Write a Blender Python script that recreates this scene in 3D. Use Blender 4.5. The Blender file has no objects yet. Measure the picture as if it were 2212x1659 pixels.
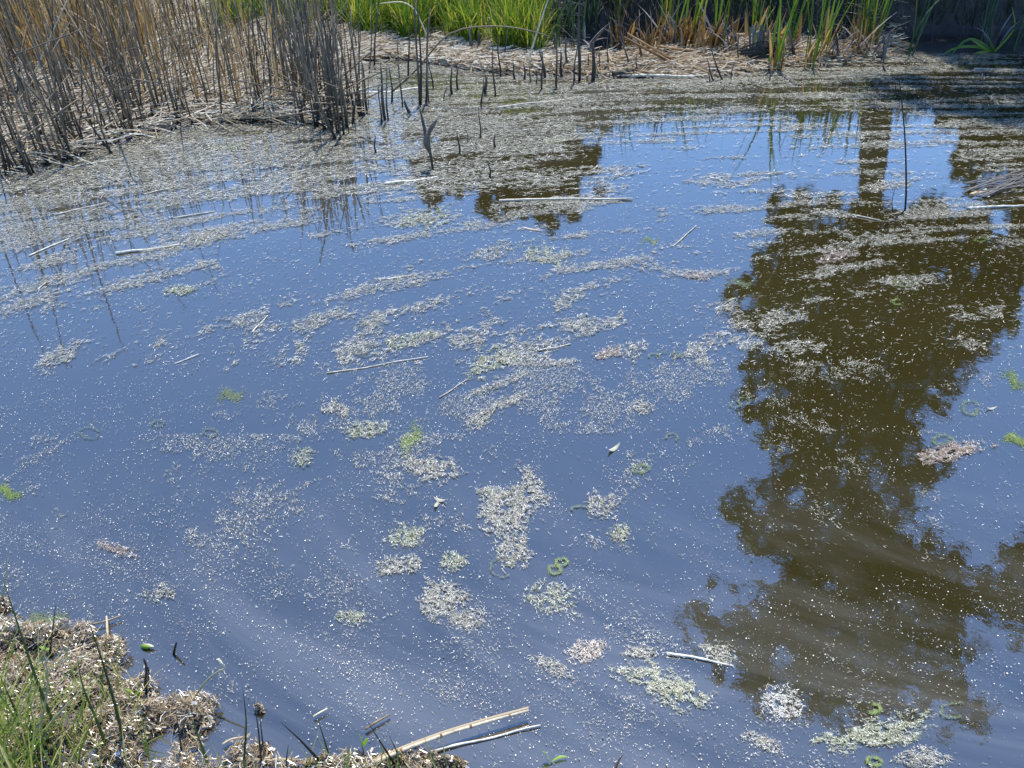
import bpy, math, random
import numpy as np
from mathutils import Vector
R = math.radians
rng = np.random.default_rng(7)
random.seed(7)
S = bpy.context.scene
COL = S.collection

# ------------------------------------------------------------------ camera, sky, sun, exposure
CAM_H, PITCH, FPX = 1.6, 35.0, 1703.0
cam = bpy.data.cameras.new('camera')
cam.sensor_width = 36.0
cam.lens = 36.0 * FPX / 2212.0
cam.clip_start, cam.clip_end = 0.05, 2000
camo = bpy.data.objects.new('camera', cam)
COL.objects.link(camo)
camo.location = (0, 0, CAM_H)
camo.rotation_euler = (R(90 - PITCH), 0, 0)
S.camera = camo

SUN_AZ, SUN_EL = 13.0, 66.0
SKY_STRENGTH, SUN_STRENGTH, EXPOSURE = 0.15, 3.0, 1.3
W = bpy.data.worlds.new("World")
S.world = W
W.use_nodes = True
sky = W.node_tree.nodes.new('ShaderNodeTexSky')
sky.sky_type = 'NISHITA'
sky.sun_disc = False
sky.sun_elevation = R(SUN_EL)
sky.sun_rotation = R(SUN_AZ)
sky.air_density = 1.0
sky.dust_density = 0.02
sky.ozone_density = 10.0
W.node_tree.links.new(sky.outputs[0], W.node_tree.nodes['Background'].inputs[0])
W.node_tree.nodes['Background'].inputs[1].default_value = SKY_STRENGTH
sun = bpy.data.lights.new('sun', 'SUN')
sun.energy = SUN_STRENGTH
sun.angle = R(0.53)
sun.color = (1.0, 0.95, 0.87)
suno = bpy.data.objects.new('sun', sun)
COL.objects.link(suno)
sd = Vector((math.sin(R(SUN_AZ)) * math.cos(R(SUN_EL)), math.cos(R(SUN_AZ)) * math.cos(R(SUN_EL)), math.sin(R(SUN_EL))))
suno.rotation_euler = sd.to_track_quat('Z', 'Y').to_euler()
suno.location = (0, 0, 30)
S.view_settings.view_transform = 'Standard'
S.view_settings.look = 'None'
S.view_settings.exposure = EXPOSURE
S.view_settings.gamma = 1.0
S.view_settings.use_curve_mapping = False

# ------------------------------------------------------------------ geometry of the picture: pixel (2212 x 1659) -> place
CP, SP = math.cos(R(PITCH)), math.sin(R(PITCH))

def ray(px, py):
    u = (np.asarray(px, float) - 1106.0) / FPX
    v = (829.5 - np.asarray(py, float)) / FPX
    return u, CP + v * SP, v * CP - SP          # x, y (forward), z

def gnd(px, py, z=0.0):
    x, y, d = ray(px, py)
    t = (z - CAM_H) / d
    return np.array([x * t, y * t, np.zeros_like(t) + z]).T

def upright(base, px, py, dy=0.0):
    """point seen at px,py standing in the vertical plane y = base.y + dy"""
    x, y, d = ray(px, py)
    t = (base[1] + dy) / y
    return np.array([x * t, base[1] + dy, CAM_H + d * t])

def mirror(px, py, Y):
    """point at distance y = Y whose mirror image in the still water is seen at px,py"""
    x, y, d = ray(px, py)
    t = Y / y
    return np.array([x * t, np.zeros_like(t) + Y, -CAM_H - d * t]).T

def topix(P):
    x, y, z = P[:, 0], P[:, 1], P[:, 2] - CAM_H
    zc = y * CP - z * SP
    yc = y * SP + z * CP
    zc = np.where(zc < 0.05, 0.05, zc)
    return 1106 + FPX * x / zc, 829.5 - FPX * yc / zc

# ------------------------------------------------------------------ numeric helpers
_tab = np.random.default_rng(3).random((256, 256))

def noise2(x, y):
    x = np.asarray(x, float); y = np.asarray(y, float)
    xi = np.floor(x).astype(int); yi = np.floor(y).astype(int)
    fx = x - xi; fy = y - yi
    fx = fx * fx * (3 - 2 * fx); fy = fy * fy * (3 - 2 * fy)
    a = _tab[xi & 255, yi & 255]; b = _tab[(xi + 1) & 255, yi & 255]
    c = _tab[xi & 255, (yi + 1) & 255]; d = _tab[(xi + 1) & 255, (yi + 1) & 255]
    return (a * (1 - fx) + b * fx) * (1 - fy) + (c * (1 - fx) + d * fx) * fy

def fbm(x, y, o=4):
    s = 0; a = 0.5; n = 0
    for k in range(o):
        s = s + a * noise2(x * 2 ** k + 17.3 * k, y * 2 ** k + 5.1 * k); n += a; a *= 0.5
    return s / n

def inside(P, poly):
    x, y = P[:, 0], P[:, 1]
    res = np.zeros(len(P), bool)
    n = len(poly)
    for i in range(n):
        x1, y1 = poly[i][0], poly[i][1]; x2, y2 = poly[(i + 1) % n][0], poly[(i + 1) % n][1]
        c = ((y1 > y) != (y2 > y))
        if y1 != y2:
            c &= x < (x2 - x1) * (y - y1) / (y2 - y1) + x1
        res ^= c
    return res

def dist_poly(P, poly, closed=True):
    d = np.full(len(P), 1e9)
    n = len(poly)
    for i in range(n if closed else n - 1):
        a = np.array(poly[i][:2], float); b = np.array(poly[(i + 1) % n][:2], float)
        ab = b - a
        t = np.clip(((P[:, :2] - a) @ ab) / max(ab @ ab, 1e-9), 0, 1)
        d = np.minimum(d, np.hypot(*(P[:, :2] - a - t[:, None] * ab).T))
    return d

def smooth(x, a, b):
    t = np.clip((x - a) / (b - a), 0, 1)
    return t * t * (3 - 2 * t)

# ------------------------------------------------------------------ mesh building
def mesh(name, V, Q, mat, sm=False):
    V = np.asarray(V, np.float32).reshape(-1, 3); Q = np.asarray(Q, np.int32).reshape(-1, 4)
    me = bpy.data.meshes.new(name)
    me.vertices.add(len(V)); me.vertices.foreach_set('co', V.ravel())
    me.loops.add(len(Q) * 4); me.loops.foreach_set('vertex_index', Q.ravel())
    me.polygons.add(len(Q))
    me.polygons.foreach_set('loop_start', np.arange(len(Q), dtype=np.int32) * 4)
    me.polygons.foreach_set('loop_total', np.full(len(Q), 4, np.int32))
    me.polygons.foreach_set('use_smooth', np.full(len(Q), sm, bool))
    me.update(calc_edges=True)
    me.validate()
    for m in (mat if isinstance(mat, list) else [mat]):
        me.materials.append(m)
    return me

def link(name, me, parent=None, loc=None):
    o = bpy.data.objects.new(name, me)
    COL.objects.link(o)
    if parent: o.parent = parent
    if loc is not None: o.location = [float(v) for v in loc]
    return o

def tag(o, label=None, cat=None, group=None, kind=None):
    if label: o['label'] = label
    if cat: o['category'] = cat
    if group: o['group'] = group
    if kind: o['kind'] = kind
    return o

class GB:
    def __init__(s): s.v = []; s.q = []; s.n = 0
    def add(s, V, Q):
        V = np.asarray(V, float).reshape(-1, 3); Q = np.asarray(Q, int).reshape(-1, 4)
        s.v.append(V); s.q.append(Q + s.n); s.n += len(V)
    def mesh(s, name, mat, sm=False):
        return mesh(name, np.concatenate(s.v), np.concatenate(s.q), mat, sm)

def tube(pts, radii, sides=6, cap=True):
    pts = np.asarray(pts, float); n = len(pts)
    radii = np.broadcast_to(np.asarray(radii, float), (n,))
    T = np.gradient(pts, axis=0); T /= np.linalg.norm(T, axis=1)[:, None] + 1e-12
    ref = np.array([0.31, 0.95, 0.05]) if abs(T[0][2]) > 0.7 else np.array([0, 0, 1.0])
    U = np.cross(T, ref); U /= np.linalg.norm(U, axis=1)[:, None] + 1e-12
    Vv = np.cross(T, U)
    a = np.arange(sides) * 2 * math.pi / sides
    ring = pts[:, None] + radii[:, None, None] * (np.cos(a)[None, :, None] * U[:, None] + np.sin(a)[None, :, None] * Vv[:, None])
    V = ring.reshape(-1, 3)
    Q = []
    for i in range(n - 1):
        for k in range(sides):
            k2 = (k + 1) % sides
            Q.append((i * sides + k, i * sides + k2, (i + 1) * sides + k2, (i + 1) * sides + k))
    if cap:
        b = len(V)
        V = np.concatenate([V, pts[:1], pts[-1:]])
        for k in range(0, sides - 1, 2):
            Q.append((b, (k + 2) % sides, k + 1, k))
            e = (n - 1) * sides
            Q.append((b + 1, e + k, e + k + 1, e + (k + 2) % sides))
    return V, np.array(Q)

def curve_pts(ctrl, n):
    """smooth polyline through the control points"""
    c = np.asarray(ctrl, float)
    if len(c) == 2:
        return c[0] + np.linspace(0, 1, n)[:, None] * (c[1] - c[0])
    L = np.r_[0, np.cumsum(np.linalg.norm(np.diff(c, axis=0), axis=1))]
    s = np.linspace(0, L[-1], n)
    P = np.array([np.interp(s, L, c[:, k]) for k in range(3)]).T
    for _ in range(2):
        P[1:-1] = (P[:-2] + 2 * P[1:-1] + P[2:]) / 4
    return P

def ribbon(pts, width, side, fold=0.0, sharp=True):
    """leaf blade along pts, 3 verts across with a fold"""
    pts = np.asarray(pts, float); n = len(pts)
    T = np.gradient(pts, axis=0); T /= np.linalg.norm(T, axis=1)[:, None] + 1e-12
    sd_ = np.asarray(side, float)[None] - (T @ np.asarray(side, float))[:, None] * T
    sd_ /= np.linalg.norm(sd_, axis=1)[:, None] + 1e-12
    N = np.cross(sd_, T)
    w = np.broadcast_to(np.asarray(width, float), (n,))[:, None] * 0.5
    V = np.stack([pts - sd_ * w + N * w * fold, pts, pts + sd_ * w + N * w * fold], 1).reshape(-1, 3)
    Q = []
    for i in range(n - 1):
        b = i * 3
        Q += [(b, b + 1, b + 4, b + 3), (b + 1, b + 2, b + 5, b + 4)]
    return V, np.array(Q)

def blades(base, az, tilt, length, width, bend, segs=4, face=None, tip=0.15):
    """many grass-like blades at once"""
    N = len(base)
    s = np.linspace(0, 1, segs + 1)
    ang = tilt[:, None] + bend[:, None] * s[None]
    dl = length[:, None] / segs
    st = np.sin(ang) * dl; ct = np.cos(ang) * dl
    h = np.concatenate([np.zeros((N, 1)), np.cumsum((st[:, :-1] + st[:, 1:]) / 2, 1)], 1)
    z = np.concatenate([np.zeros((N, 1)), np.cumsum((ct[:, :-1] + ct[:, 1:]) / 2, 1)], 1)
    C = np.stack([base[:, 0:1] + h * np.sin(az)[:, None], base[:, 1:2] + h * np.cos(az)[:, None], base[:, 2:3] + z], 2)
    if face is None: face = az + math.pi / 2 + rng.normal(0, .5, N)
    w = width[:, None] * np.maximum(1 - s[None] ** 2 * (1 - tip), .05) * 0.5
    sx = np.sin(face)[:, None] * w; sy = np.cos(face)[:, None] * w
    Sd = np.stack([sx, sy, np.zeros_like(sx)], 2)
    V = np.stack([C - Sd, C + Sd], 2).reshape(-1, 3)
    k = (segs + 1) * 2
    q = np.array([(i * 2, i * 2 + 1, i * 2 + 3, i * 2 + 2) for i in range(segs)])
    Q = (np.arange(N)[:, None, None] * k + q[None]).reshape(-1, 4)
    return V, Q

def tubes(base, az, tilt, length, radius, bend, segs=3, sides=3):
    N = len(base)
    s = np.linspace(0, 1, segs + 1)
    ang = tilt[:, None] + bend[:, None] * s[None]
    dl = length[:, None] / segs
    st = np.sin(ang) * dl; ct = np.cos(ang) * dl
    h = np.concatenate([np.zeros((N, 1)), np.cumsum((st[:, :-1] + st[:, 1:]) / 2, 1)], 1)
    z = np.concatenate([np.zeros((N, 1)), np.cumsum((ct[:, :-1] + ct[:, 1:]) / 2, 1)], 1)
    C = np.stack([base[:, 0:1] + h * np.sin(az)[:, None], base[:, 1:2] + h * np.cos(az)[:, None], base[:, 2:3] + z], 2)
    r = radius[:, None] * (1 - .5 * s[None])
    # ring across the stem: horizontal for upright stems, vertical for lying ones
    a = np.arange(sides) * 2 * math.pi / sides
    lying = (np.abs(tilt + bend / 2) > 0.9)[:, None, None]
    sx, sy = np.cos(az)[:, None, None], -np.sin(az)[:, None, None]
    ca, sa = np.cos(a)[None, None], np.sin(a)[None, None]
    rr = r[:, :, None]
    X = C[:, :, 0:1] + rr * (ca * sx + np.where(lying, 0, sa * np.sin(az)[:, None, None]))
    Y = C[:, :, 1:2] + rr * (ca * sy + np.where(lying, 0, sa * np.cos(az)[:, None, None]))
    Z = C[:, :, 2:3] + rr * np.where(lying, sa, 0)
    V = np.stack([X, Y, np.broadcast_to(Z, X.shape)], 3).reshape(-1, 3)
    k = (segs + 1) * sides
    q = np.array([(i * sides + j, i * sides + (j + 1) % sides, (i + 1) * sides + (j + 1) % sides, (i + 1) * sides + j)
                  for i in range(segs) for j in range(sides)])
    return V, (np.arange(N)[:, None, None] * k + q[None]).reshape(-1, 4)

def flakes(P, L, Wd, az, tiltx, tilty):
    """flat quads"""
    N = len(P)
    ux, uy = np.sin(az), np.cos(az)
    U = np.stack([ux, uy, tiltx], 1) * (L / 2)[:, None]
    Vv = np.stack([uy, -ux, tilty], 1) * (Wd / 2)[:, None]
    k1 = rng.uniform(.5, 1, N)[:, None]; k2 = rng.uniform(.5, 1, N)[:, None]
    V = np.stack([P - U * k1 - Vv * k2, P + U * k2 - Vv, P + U + Vv * k1, P - U * k2 + Vv], 1).reshape(-1, 3)
    return V, np.arange(N * 4).reshape(-1, 4)

def fibres(P, L, Wd, az, bend, dz):
    """curled thread-like strips lying on the water, two quads each"""
    N = len(P)
    a0 = az - bend / 2; a1 = az + bend / 2
    h = (L / 2)[:, None]
    d0 = np.stack([np.sin(a0), np.cos(a0), dz], 1) * h; d1 = np.stack([np.sin(a1), np.cos(a1), -dz], 1) * h
    w = (Wd / 2)[:, None]
    n0 = np.stack([np.cos(a0), -np.sin(a0), 0 * az], 1) * w; n1 = np.stack([np.cos(a1), -np.sin(a1), 0 * az], 1) * w
    nm = (n0 + n1) / 2
    A = P - d0; B = P + d1
    V = np.stack([A - n0 * .6, A + n0 * .6, P - nm, P + nm, B - n1 * .5, B + n1 * .5], 1).reshape(-1, 3)
    q = np.array([(0, 1, 3, 2), (2, 3, 5, 4)])
    return V, (np.arange(N)[:, None, None] * 6 + q[None]).reshape(-1, 4)

# ------------------------------------------------------------------ materials
def new_mat(name):
    m = bpy.data.materials.new(name); m.use_nodes = True
    nt = m.node_tree
    return m, nt, nt.nodes, nt.links, nt.nodes['Principled BSDF']

def ramp(nd, stops):
    r = nd.new('ShaderNodeValToRGB')
    e = r.color_ramp.elements
    while len(e) < len(stops): e.new(0.5)
    for k, (p, c) in enumerate(stops):
        e[k].position = p; e[k].color = (*c, 1)
    return r

def varied(name, stops, rough=.7, per='island', trans=0.0, wet=None, spec=.3, grain=None):
    """colour picked per piece (or per object); optional leaf translucency; optional black wet foot below a height"""
    m, nt, nd, lk, b = new_mat(name)
    r = ramp(nd, stops)
    if per == 'object':
        oi = nd.new('ShaderNodeObjectInfo'); lk.new(oi.outputs['Random'], r.inputs[0])
    elif per == 'both':
        oi = nd.new('ShaderNodeObjectInfo'); g = nd.new('ShaderNodeNewGeometry')
        a = nd.new('ShaderNodeMath'); a.operation = 'ADD'; f = nd.new('ShaderNodeMath'); f.operation = 'FRACT'
        lk.new(oi.outputs['Random'], a.inputs[0]); lk.new(g.outputs['Random Per Island'], a.inputs[1])
        lk.new(a.outputs[0], f.inputs[0]); lk.new(f.outputs[0], r.inputs[0])
    else:
        g = nd.new('ShaderNodeNewGeometry'); lk.new(g.outputs['Random Per Island'], r.inputs[0])
    out = r.outputs[0]
    if grain:
        tc = nd.new('ShaderNodeNewGeometry'); nz = nd.new('ShaderNodeTexNoise')
        mp = nd.new('ShaderNodeMapping'); mp.inputs['Scale'].default_value = grain
        lk.new(tc.outputs['Position'], mp.inputs[0]); lk.new(mp.outputs[0], nz.inputs['Vector'])
        nz.inputs['Scale'].default_value = 1.0; nz.inputs['Detail'].default_value = 3
        rr = ramp(nd, [(.3, (.55, .55, .55)), (.7, (1.3, 1.3, 1.3))])
        lk.new(nz.outputs[0], rr.inputs[0])
        mx = nd.new('ShaderNodeMix'); mx.data_type = 'RGBA'; mx.blend_type = 'MULTIPLY'; mx.inputs[0].default_value = 1
        lk.new(out, mx.inputs[6]); lk.new(rr.outputs[0], mx.inputs[7]); out = mx.outputs[2]
    if wet:
        gp = nd.new('ShaderNodeNewGeometry'); sx = nd.new('ShaderNodeSeparateXYZ'); lk.new(gp.outputs['Position'], sx.inputs[0])
        nz2 = nd.new('ShaderNodeTexNoise'); nz2.inputs['Scale'].default_value = 9
        ad = nd.new('ShaderNodeMath'); ad.operation = 'MULTIPLY_ADD'; ad.inputs[1].default_value = -wet[1]
        lk.new(nz2.outputs[0], ad.inputs[0]); lk.new(sx.outputs[2], ad.inputs[2])
        mr = nd.new('ShaderNodeMapRange'); mr.inputs[1].default_value = -wet[1] * .6; mr.inputs[2].default_value = wet[0]
        lk.new(ad.outputs[0], mr.inputs[0])
        mx = nd.new('ShaderNodeMix'); mx.data_type = 'RGBA'
        mx.inputs[6].default_value = (.012, .010, .008, 1)
        lk.new(mr.outputs[0], mx.inputs[0]); lk.new(out, mx.inputs[7]); out = mx.outputs[2]
    lk.new(out, b.inputs['Base Color'])
    b.inputs['Roughness'].default_value = rough
    b.inputs['Specular IOR Level'].default_value = spec
    if trans:
        t = nd.new('ShaderNodeBsdfTranslucent'); mixs = nd.new('ShaderNodeMixShader'); mixs.inputs[0].default_value = trans
        bright = nd.new('ShaderNodeMix'); bright.data_type = 'RGBA'; bright.blend_type = 'MULTIPLY'; bright.inputs[0].default_value = 1
        bright.inputs[7].default_value = (1.7, 1.6, .7, 1)
        lk.new(out, bright.inputs[6]); lk.new(bright.outputs[2], t.inputs[0])
        lk.new(b.outputs[0], mixs.inputs[1]); lk.new(t.outputs[0], mixs.inputs[2])
        lk.new(mixs.outputs[0], nd['Material Output'].inputs[0])
    return m

M = {}
M['scum'] = varied('floating scum', [(0, (.05, .048, .030)), (.35, (.13, .125, .085)), (.6, (.26, .25, .185)), (.82, (.47, .45, .37)), (.95, (.70, .68, .60)), (1, (.2, .21, .08))], .45, spec=.5)
M['speck'] = varied('floating speck', [(0, (.14, .135, .11)), (.45, (.28, .27, .225)), (.75, (.50, .48, .42)), (1, (.78, .76, .70))], .4, spec=.5)
M['scum_green'] = varied('greenish scum', [(0, (.045, .06, .02)), (.35, (.14, .155, .06)), (.7, (.30, .31, .19)), (.9, (.52, .52, .42)), (1, (.72, .72, .64))], .45, spec=.5)
M['scum_brown'] = varied('brown scum', [(0, (.07, .045, .02)), (.35, (.18, .12, .07)), (.7, (.32, .26, .2)), (.92, (.5, .45, .4)), (1, (.68, .63, .58))], .35, spec=.6)
M['algae'] = varied('green algae thread', [(0, (.05, .085, .018)), (.6, (.11, .17, .03)), (1, (.24, .29, .08))], .5)
M['algae_pale'] = varied('pale algae thread', [(0, (.055, .085, .04)), (.6, (.10, .14, .065)), (1, (.18, .21, .11))], .5)
M['bleached'] = varied('bleached reed', [(0, (.40, .36, .27)), (.5, (.52, .48, .38)), (1, (.62, .58, .48))], .4, per='object', spec=.5, grain=(50, 50, 50))
M['litter'] = varied('sunlit reed litter', [(0, (.12, .09, .05)), (.25, (.34, .27, .16)), (.6, (.52, .44, .31)), (1, (.66, .6, .48))], .5, per='island', spec=.5)
M['straw'] = varied('pale straw', [(0, (.17, .13, .075)), (.3, (.34, .27, .16)), (.7, (.50, .42, .28)), (1, (.62, .55, .42))], .55, per='both', grain=(60, 60, 60))
M['reed_twig'] = varied('grey drift twig', [(0, (.06, .05, .045)), (1, (.26, .23, .2))], .6, per='island')
M['pale_stalk'] = varied('pale mottled stalk', [(0, (.40, .33, .22)), (1, (.46, .39, .27))], .45, per='object', spec=.5, grain=(90, 90, 90))
M['straw_wet'] = varied('wet straw', [(0, (.06, .045, .03)), (.3, (.18, .13, .075)), (.7, (.40, .32, .2)), (1, (.58, .5, .36))], .4, spec=.5)
M['straw_gold'] = varied('golden straw litter', [(0, (.10, .06, .03)), (.3, (.28, .18, .08)), (.65, (.52, .40, .23)), (1, (.66, .58, .44))], .4, spec=.5)
M['reed'] = varied('dead reed stem', [(0, (.065, .052, .035)), (.4, (.12, .10, .07)), (.75, (.20, .165, .12)), (1, (.24, .165, .085))], .6, per='both', wet=(.22, .12), grain=(70, 70, 9))
M['reed_dark'] = varied('rotted reed stub', [(0, (.06, .05, .04)), (.5, (.12, .10, .08)), (1, (.2, .17, .13))], .6, per='both', wet=(.16, .1), grain=(70, 70, 9))
M['reed_tan'] = varied('tan dead leaf', [(0, (.16, .10, .05)), (.5, (.28, .19, .10)), (1, (.38, .28, .16))], .6, trans=.25)
M['reed_brown'] = varied('brown dead cattail leaf', [(0, (.13, .075, .035)), (.5, (.27, .16, .075)), (1, (.40, .27, .14))], .6, per='object', trans=.3)
M['reed_grey'] = varied('grey rotten cattail leaf', [(0, (.05, .05, .05)), (.5, (.11, .11, .11)), (1, (.2, .19, .18))], .6, per='object')
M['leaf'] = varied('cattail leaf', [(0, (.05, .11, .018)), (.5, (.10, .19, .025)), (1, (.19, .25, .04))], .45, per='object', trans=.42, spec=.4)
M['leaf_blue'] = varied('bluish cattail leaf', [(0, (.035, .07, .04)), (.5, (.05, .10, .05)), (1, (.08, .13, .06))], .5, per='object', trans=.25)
M['grass'] = varied('bank grass', [(0, (.03, .07, .01)), (.4, (.08, .16, .018)), (.78, (.15, .23, .03)), (.89, (.26, .27, .06)), (1, (.40, .32, .17))], .5, trans=.45)
M['grass_dark'] = varied('sedge', [(0, (.012, .022, .008)), (.6, (.026, .045, .013)), (.9, (.05, .08, .02)), (1, (.14, .11, .06))], .6, trans=.3)
M['grass_near'] = varied('near grass', [(0, (.08, .15, .02)), (.4, (.17, .25, .035)), (.7, (.28, .31, .07)), (1, (.5, .42, .22))], .45, trans=.4)
M['rush'] = varied('rush blade', [(0, (.03, .05, .02)), (.5, (.055, .09, .022)), (1, (.10, .15, .03))], .45, per='object', trans=.2)
M['rush_pale'] = varied('pale rush blade', [(0, (.30, .30, .16)), (1, (.48, .46, .32))], .5, per='object', trans=.2)
M['dead_dark'] = varied('blackened twig', [(0, (.012, .010, .009)), (1, (.035, .03, .025))], .5, per='object')
M['bud'] = varied('pale bud scales', [(0, (.2, .2, .1)), (1, (.45, .42, .33))], .5)
M['red'] = varied('red leaf', [(0, (.40, .12, .07)), (1, (.5, .2, .12))], .5, per='object')
M['seedling'] = varied('seedling leaf', [(0, (.12, .24, .03)), (.6, (.2, .32, .05)), (1, (.45, .30, .05))], .45, trans=.35)
M['tree_leaf'] = varied('tree leaf', [(0, (.03, .05, .012)), (.6, (.05, .075, .018)), (1, (.09, .12, .03))], .5, trans=.3)
M['shrub_leaf'] = varied('shrub leaf', [(0, (.03, .04, .02)), (.6, (.045, .055, .03)), (1, (.07, .08, .04))], .6, trans=.15)
M['bark'] = varied('bark', [(0, (.10, .08, .06)), (1, (.16, .13, .10))], .9, per='object', grain=(14, 14, 3))
M['root'] = varied('hanging dead grass', [(0, (.012, .011, .009)), (.6, (.03, .027, .024)), (.92, (.07, .064, .058)), (1, (.16, .15, .14))], .8)  # dead-grass grey darkened so the colour carries part of the bank's shade
M['near_scum'] = varied('sunlit algae crust', [(0, (.045, .030, .011)), (.3, (.13, .085, .032)), (.62, (.27, .19, .08)), (.86, (.40, .32, .19)), (.955, (.60, .55, .46)), (1, (.78, .75, .70))], .22, spec=.8)

def ground_mat():
    m, nt, nd, lk, b = new_mat('wet peat and grass soil')
    g = nd.new('ShaderNodeNewGeometry')
    n = nd.new('ShaderNodeTexNoise'); n.inputs['Scale'].default_value = 14; n.inputs['Detail'].default_value = 8
    lk.new(g.outputs['Position'], n.inputs['Vector'])
    r = ramp(nd, [(.3, (.007, .0055, .0035)), (.55, (.018, .0135, .009)), (.8, (.045, .033, .02))])  # peat brown, darkened further to put far-bank shade into the colour
    lk.new(n.outputs[0], r.inputs[0])
    n2 = nd.new('ShaderNodeTexNoise'); n2.inputs['Scale'].default_value = .7; n2.inputs['Detail'].default_value = 5
    lk.new(g.outputs['Position'], n2.inputs['Vector'])
    r2 = ramp(nd, [(.35, (.05, .075, .02)), (.65, (.12, .11, .05))]); lk.new(n2.outputs[0], r2.inputs[0])
    sx = nd.new('ShaderNodeSeparateXYZ'); lk.new(g.outputs['Position'], sx.inputs[0])
    mr = nd.new('ShaderNodeMapRange'); mr.inputs[1].default_value = .42; mr.inputs[2].default_value = .75
    lk.new(sx.outputs[2], mr.inputs[0])
    mx = nd.new('ShaderNodeMix'); mx.data_type = 'RGBA'
    lk.new(mr.outputs[0], mx.inputs[0]); lk.new(r.outputs[0], mx.inputs[6]); lk.new(r2.outputs[0], mx.inputs[7])
    lk.new(mx.outputs[2], b.inputs['Base Color'])
    bp = nd.new('ShaderNodeBump'); bp.inputs['Strength'].default_value = .7; bp.inputs['Distance'].default_value = .02
    lk.new(n.outputs[0], bp.inputs['Height']); lk.new(bp.outputs[0], b.inputs['Normal'])
    b.inputs['Roughness'].default_value = .6
    return m

def water_mat():
    m, nt, nd, lk, b = new_mat('murky pond water')
    g = nd.new('ShaderNodeNewGeometry')
    # turbid olive water with slow clouds of silt
    n = nd.new('ShaderNodeTexNoise'); n.inputs['Scale'].default_value = 1.1; n.inputs['Detail'].default_value = 5
    n.inputs['Distortion'].default_value = 1.2
    lk.new(g.outputs['Position'], n.inputs['Vector'])
    r = ramp(nd, [(.3, (.022, .0175, .0045)), (.7, (.028, .0225, .0068))]); lk.new(n.outputs[0], r.inputs[0])
    # thin dusty film drawn into streaks; near greying also paints in whitish sky glare
    sb = nd.new('ShaderNodeVectorMath'); sb.operation = 'SUBTRACT'; sb.inputs[1].default_value = (3.0, 2.0, 0)
    lk.new(g.outputs['Position'], sb.inputs[0])
    sq = nd.new('ShaderNodeVectorMath'); sq.operation = 'MULTIPLY'; sq.inputs[1].default_value = (.4, 1, 0); lk.new(sb.outputs[0], sq.inputs[0])
    ln = nd.new('ShaderNodeVectorMath'); ln.operation = 'LENGTH'; lk.new(sq.outputs[0], ln.inputs[0])
    sp_ = nd.new('ShaderNodeSeparateXYZ'); lk.new(sq.outputs[0], sp_.inputs[0])
    at = nd.new('ShaderNodeMath'); at.operation = 'ARCTAN2'; lk.new(sp_.outputs[1], at.inputs[0]); lk.new(sp_.outputs[0], at.inputs[1])
    rr_ = nd.new('ShaderNodeMath'); rr_.operation = 'MULTIPLY'; rr_.inputs[1].default_value = 9.0; lk.new(ln.outputs['Value'], rr_.inputs[0])
    tt_ = nd.new('ShaderNodeMath'); tt_.operation = 'MULTIPLY'; tt_.inputs[1].default_value = 2.4; lk.new(at.outputs[0], tt_.inputs[0])
    cb = nd.new('ShaderNodeCombineXYZ'); lk.new(rr_.outputs[0], cb.inputs[0]); lk.new(tt_.outputs[0], cb.inputs[1])
    n2 = nd.new('ShaderNodeTexNoise'); n2.inputs['Scale'].default_value = 1.0; n2.inputs['Detail'].default_value = 8
    n2.inputs['Roughness'].default_value = .62; n2.inputs['Distortion'].default_value = .9
    lk.new(cb.outputs[0], n2.inputs['Vector'])
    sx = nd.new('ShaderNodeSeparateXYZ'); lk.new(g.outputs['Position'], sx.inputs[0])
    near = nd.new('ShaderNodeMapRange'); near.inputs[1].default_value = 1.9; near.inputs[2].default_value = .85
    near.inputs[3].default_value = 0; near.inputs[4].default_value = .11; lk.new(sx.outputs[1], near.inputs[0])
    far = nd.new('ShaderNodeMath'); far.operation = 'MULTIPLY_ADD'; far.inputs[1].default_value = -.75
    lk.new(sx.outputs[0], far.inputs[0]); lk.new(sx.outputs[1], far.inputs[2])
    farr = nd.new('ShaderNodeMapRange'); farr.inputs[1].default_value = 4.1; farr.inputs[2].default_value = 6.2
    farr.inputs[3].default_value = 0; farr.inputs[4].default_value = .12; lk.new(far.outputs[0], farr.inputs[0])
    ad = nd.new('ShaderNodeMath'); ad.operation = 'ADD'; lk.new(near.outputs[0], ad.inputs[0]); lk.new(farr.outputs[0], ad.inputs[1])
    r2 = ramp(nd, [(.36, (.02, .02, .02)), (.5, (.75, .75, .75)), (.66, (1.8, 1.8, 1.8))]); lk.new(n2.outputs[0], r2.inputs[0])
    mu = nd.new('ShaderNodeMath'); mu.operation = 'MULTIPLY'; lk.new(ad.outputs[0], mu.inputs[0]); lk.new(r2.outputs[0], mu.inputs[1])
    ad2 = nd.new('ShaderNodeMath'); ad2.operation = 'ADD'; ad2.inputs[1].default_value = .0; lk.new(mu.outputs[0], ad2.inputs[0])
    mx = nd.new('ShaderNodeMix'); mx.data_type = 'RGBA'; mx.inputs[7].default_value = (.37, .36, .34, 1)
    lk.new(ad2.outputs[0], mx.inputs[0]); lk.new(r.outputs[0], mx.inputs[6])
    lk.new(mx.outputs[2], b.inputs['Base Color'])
    b.inputs['Roughness'].default_value = .02
    b.inputs['IOR'].default_value = 2.45
    # small ripples
    w1 = nd.new('ShaderNodeTexNoise'); w1.inputs['Scale'].default_value = 5; w1.inputs['Detail'].default_value = 2
    w2 = nd.new('ShaderNodeTexNoise'); w2.inputs['Scale'].default_value = 34; w2.inputs['Detail'].default_value = 3
    lk.new(g.outputs['Position'], w1.inputs['Vector']); lk.new(g.outputs['Position'], w2.inputs['Vector'])
    wa = nd.new('ShaderNodeMath'); wa.operation = 'MULTIPLY_ADD'; wa.inputs[1].default_value = .2
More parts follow.
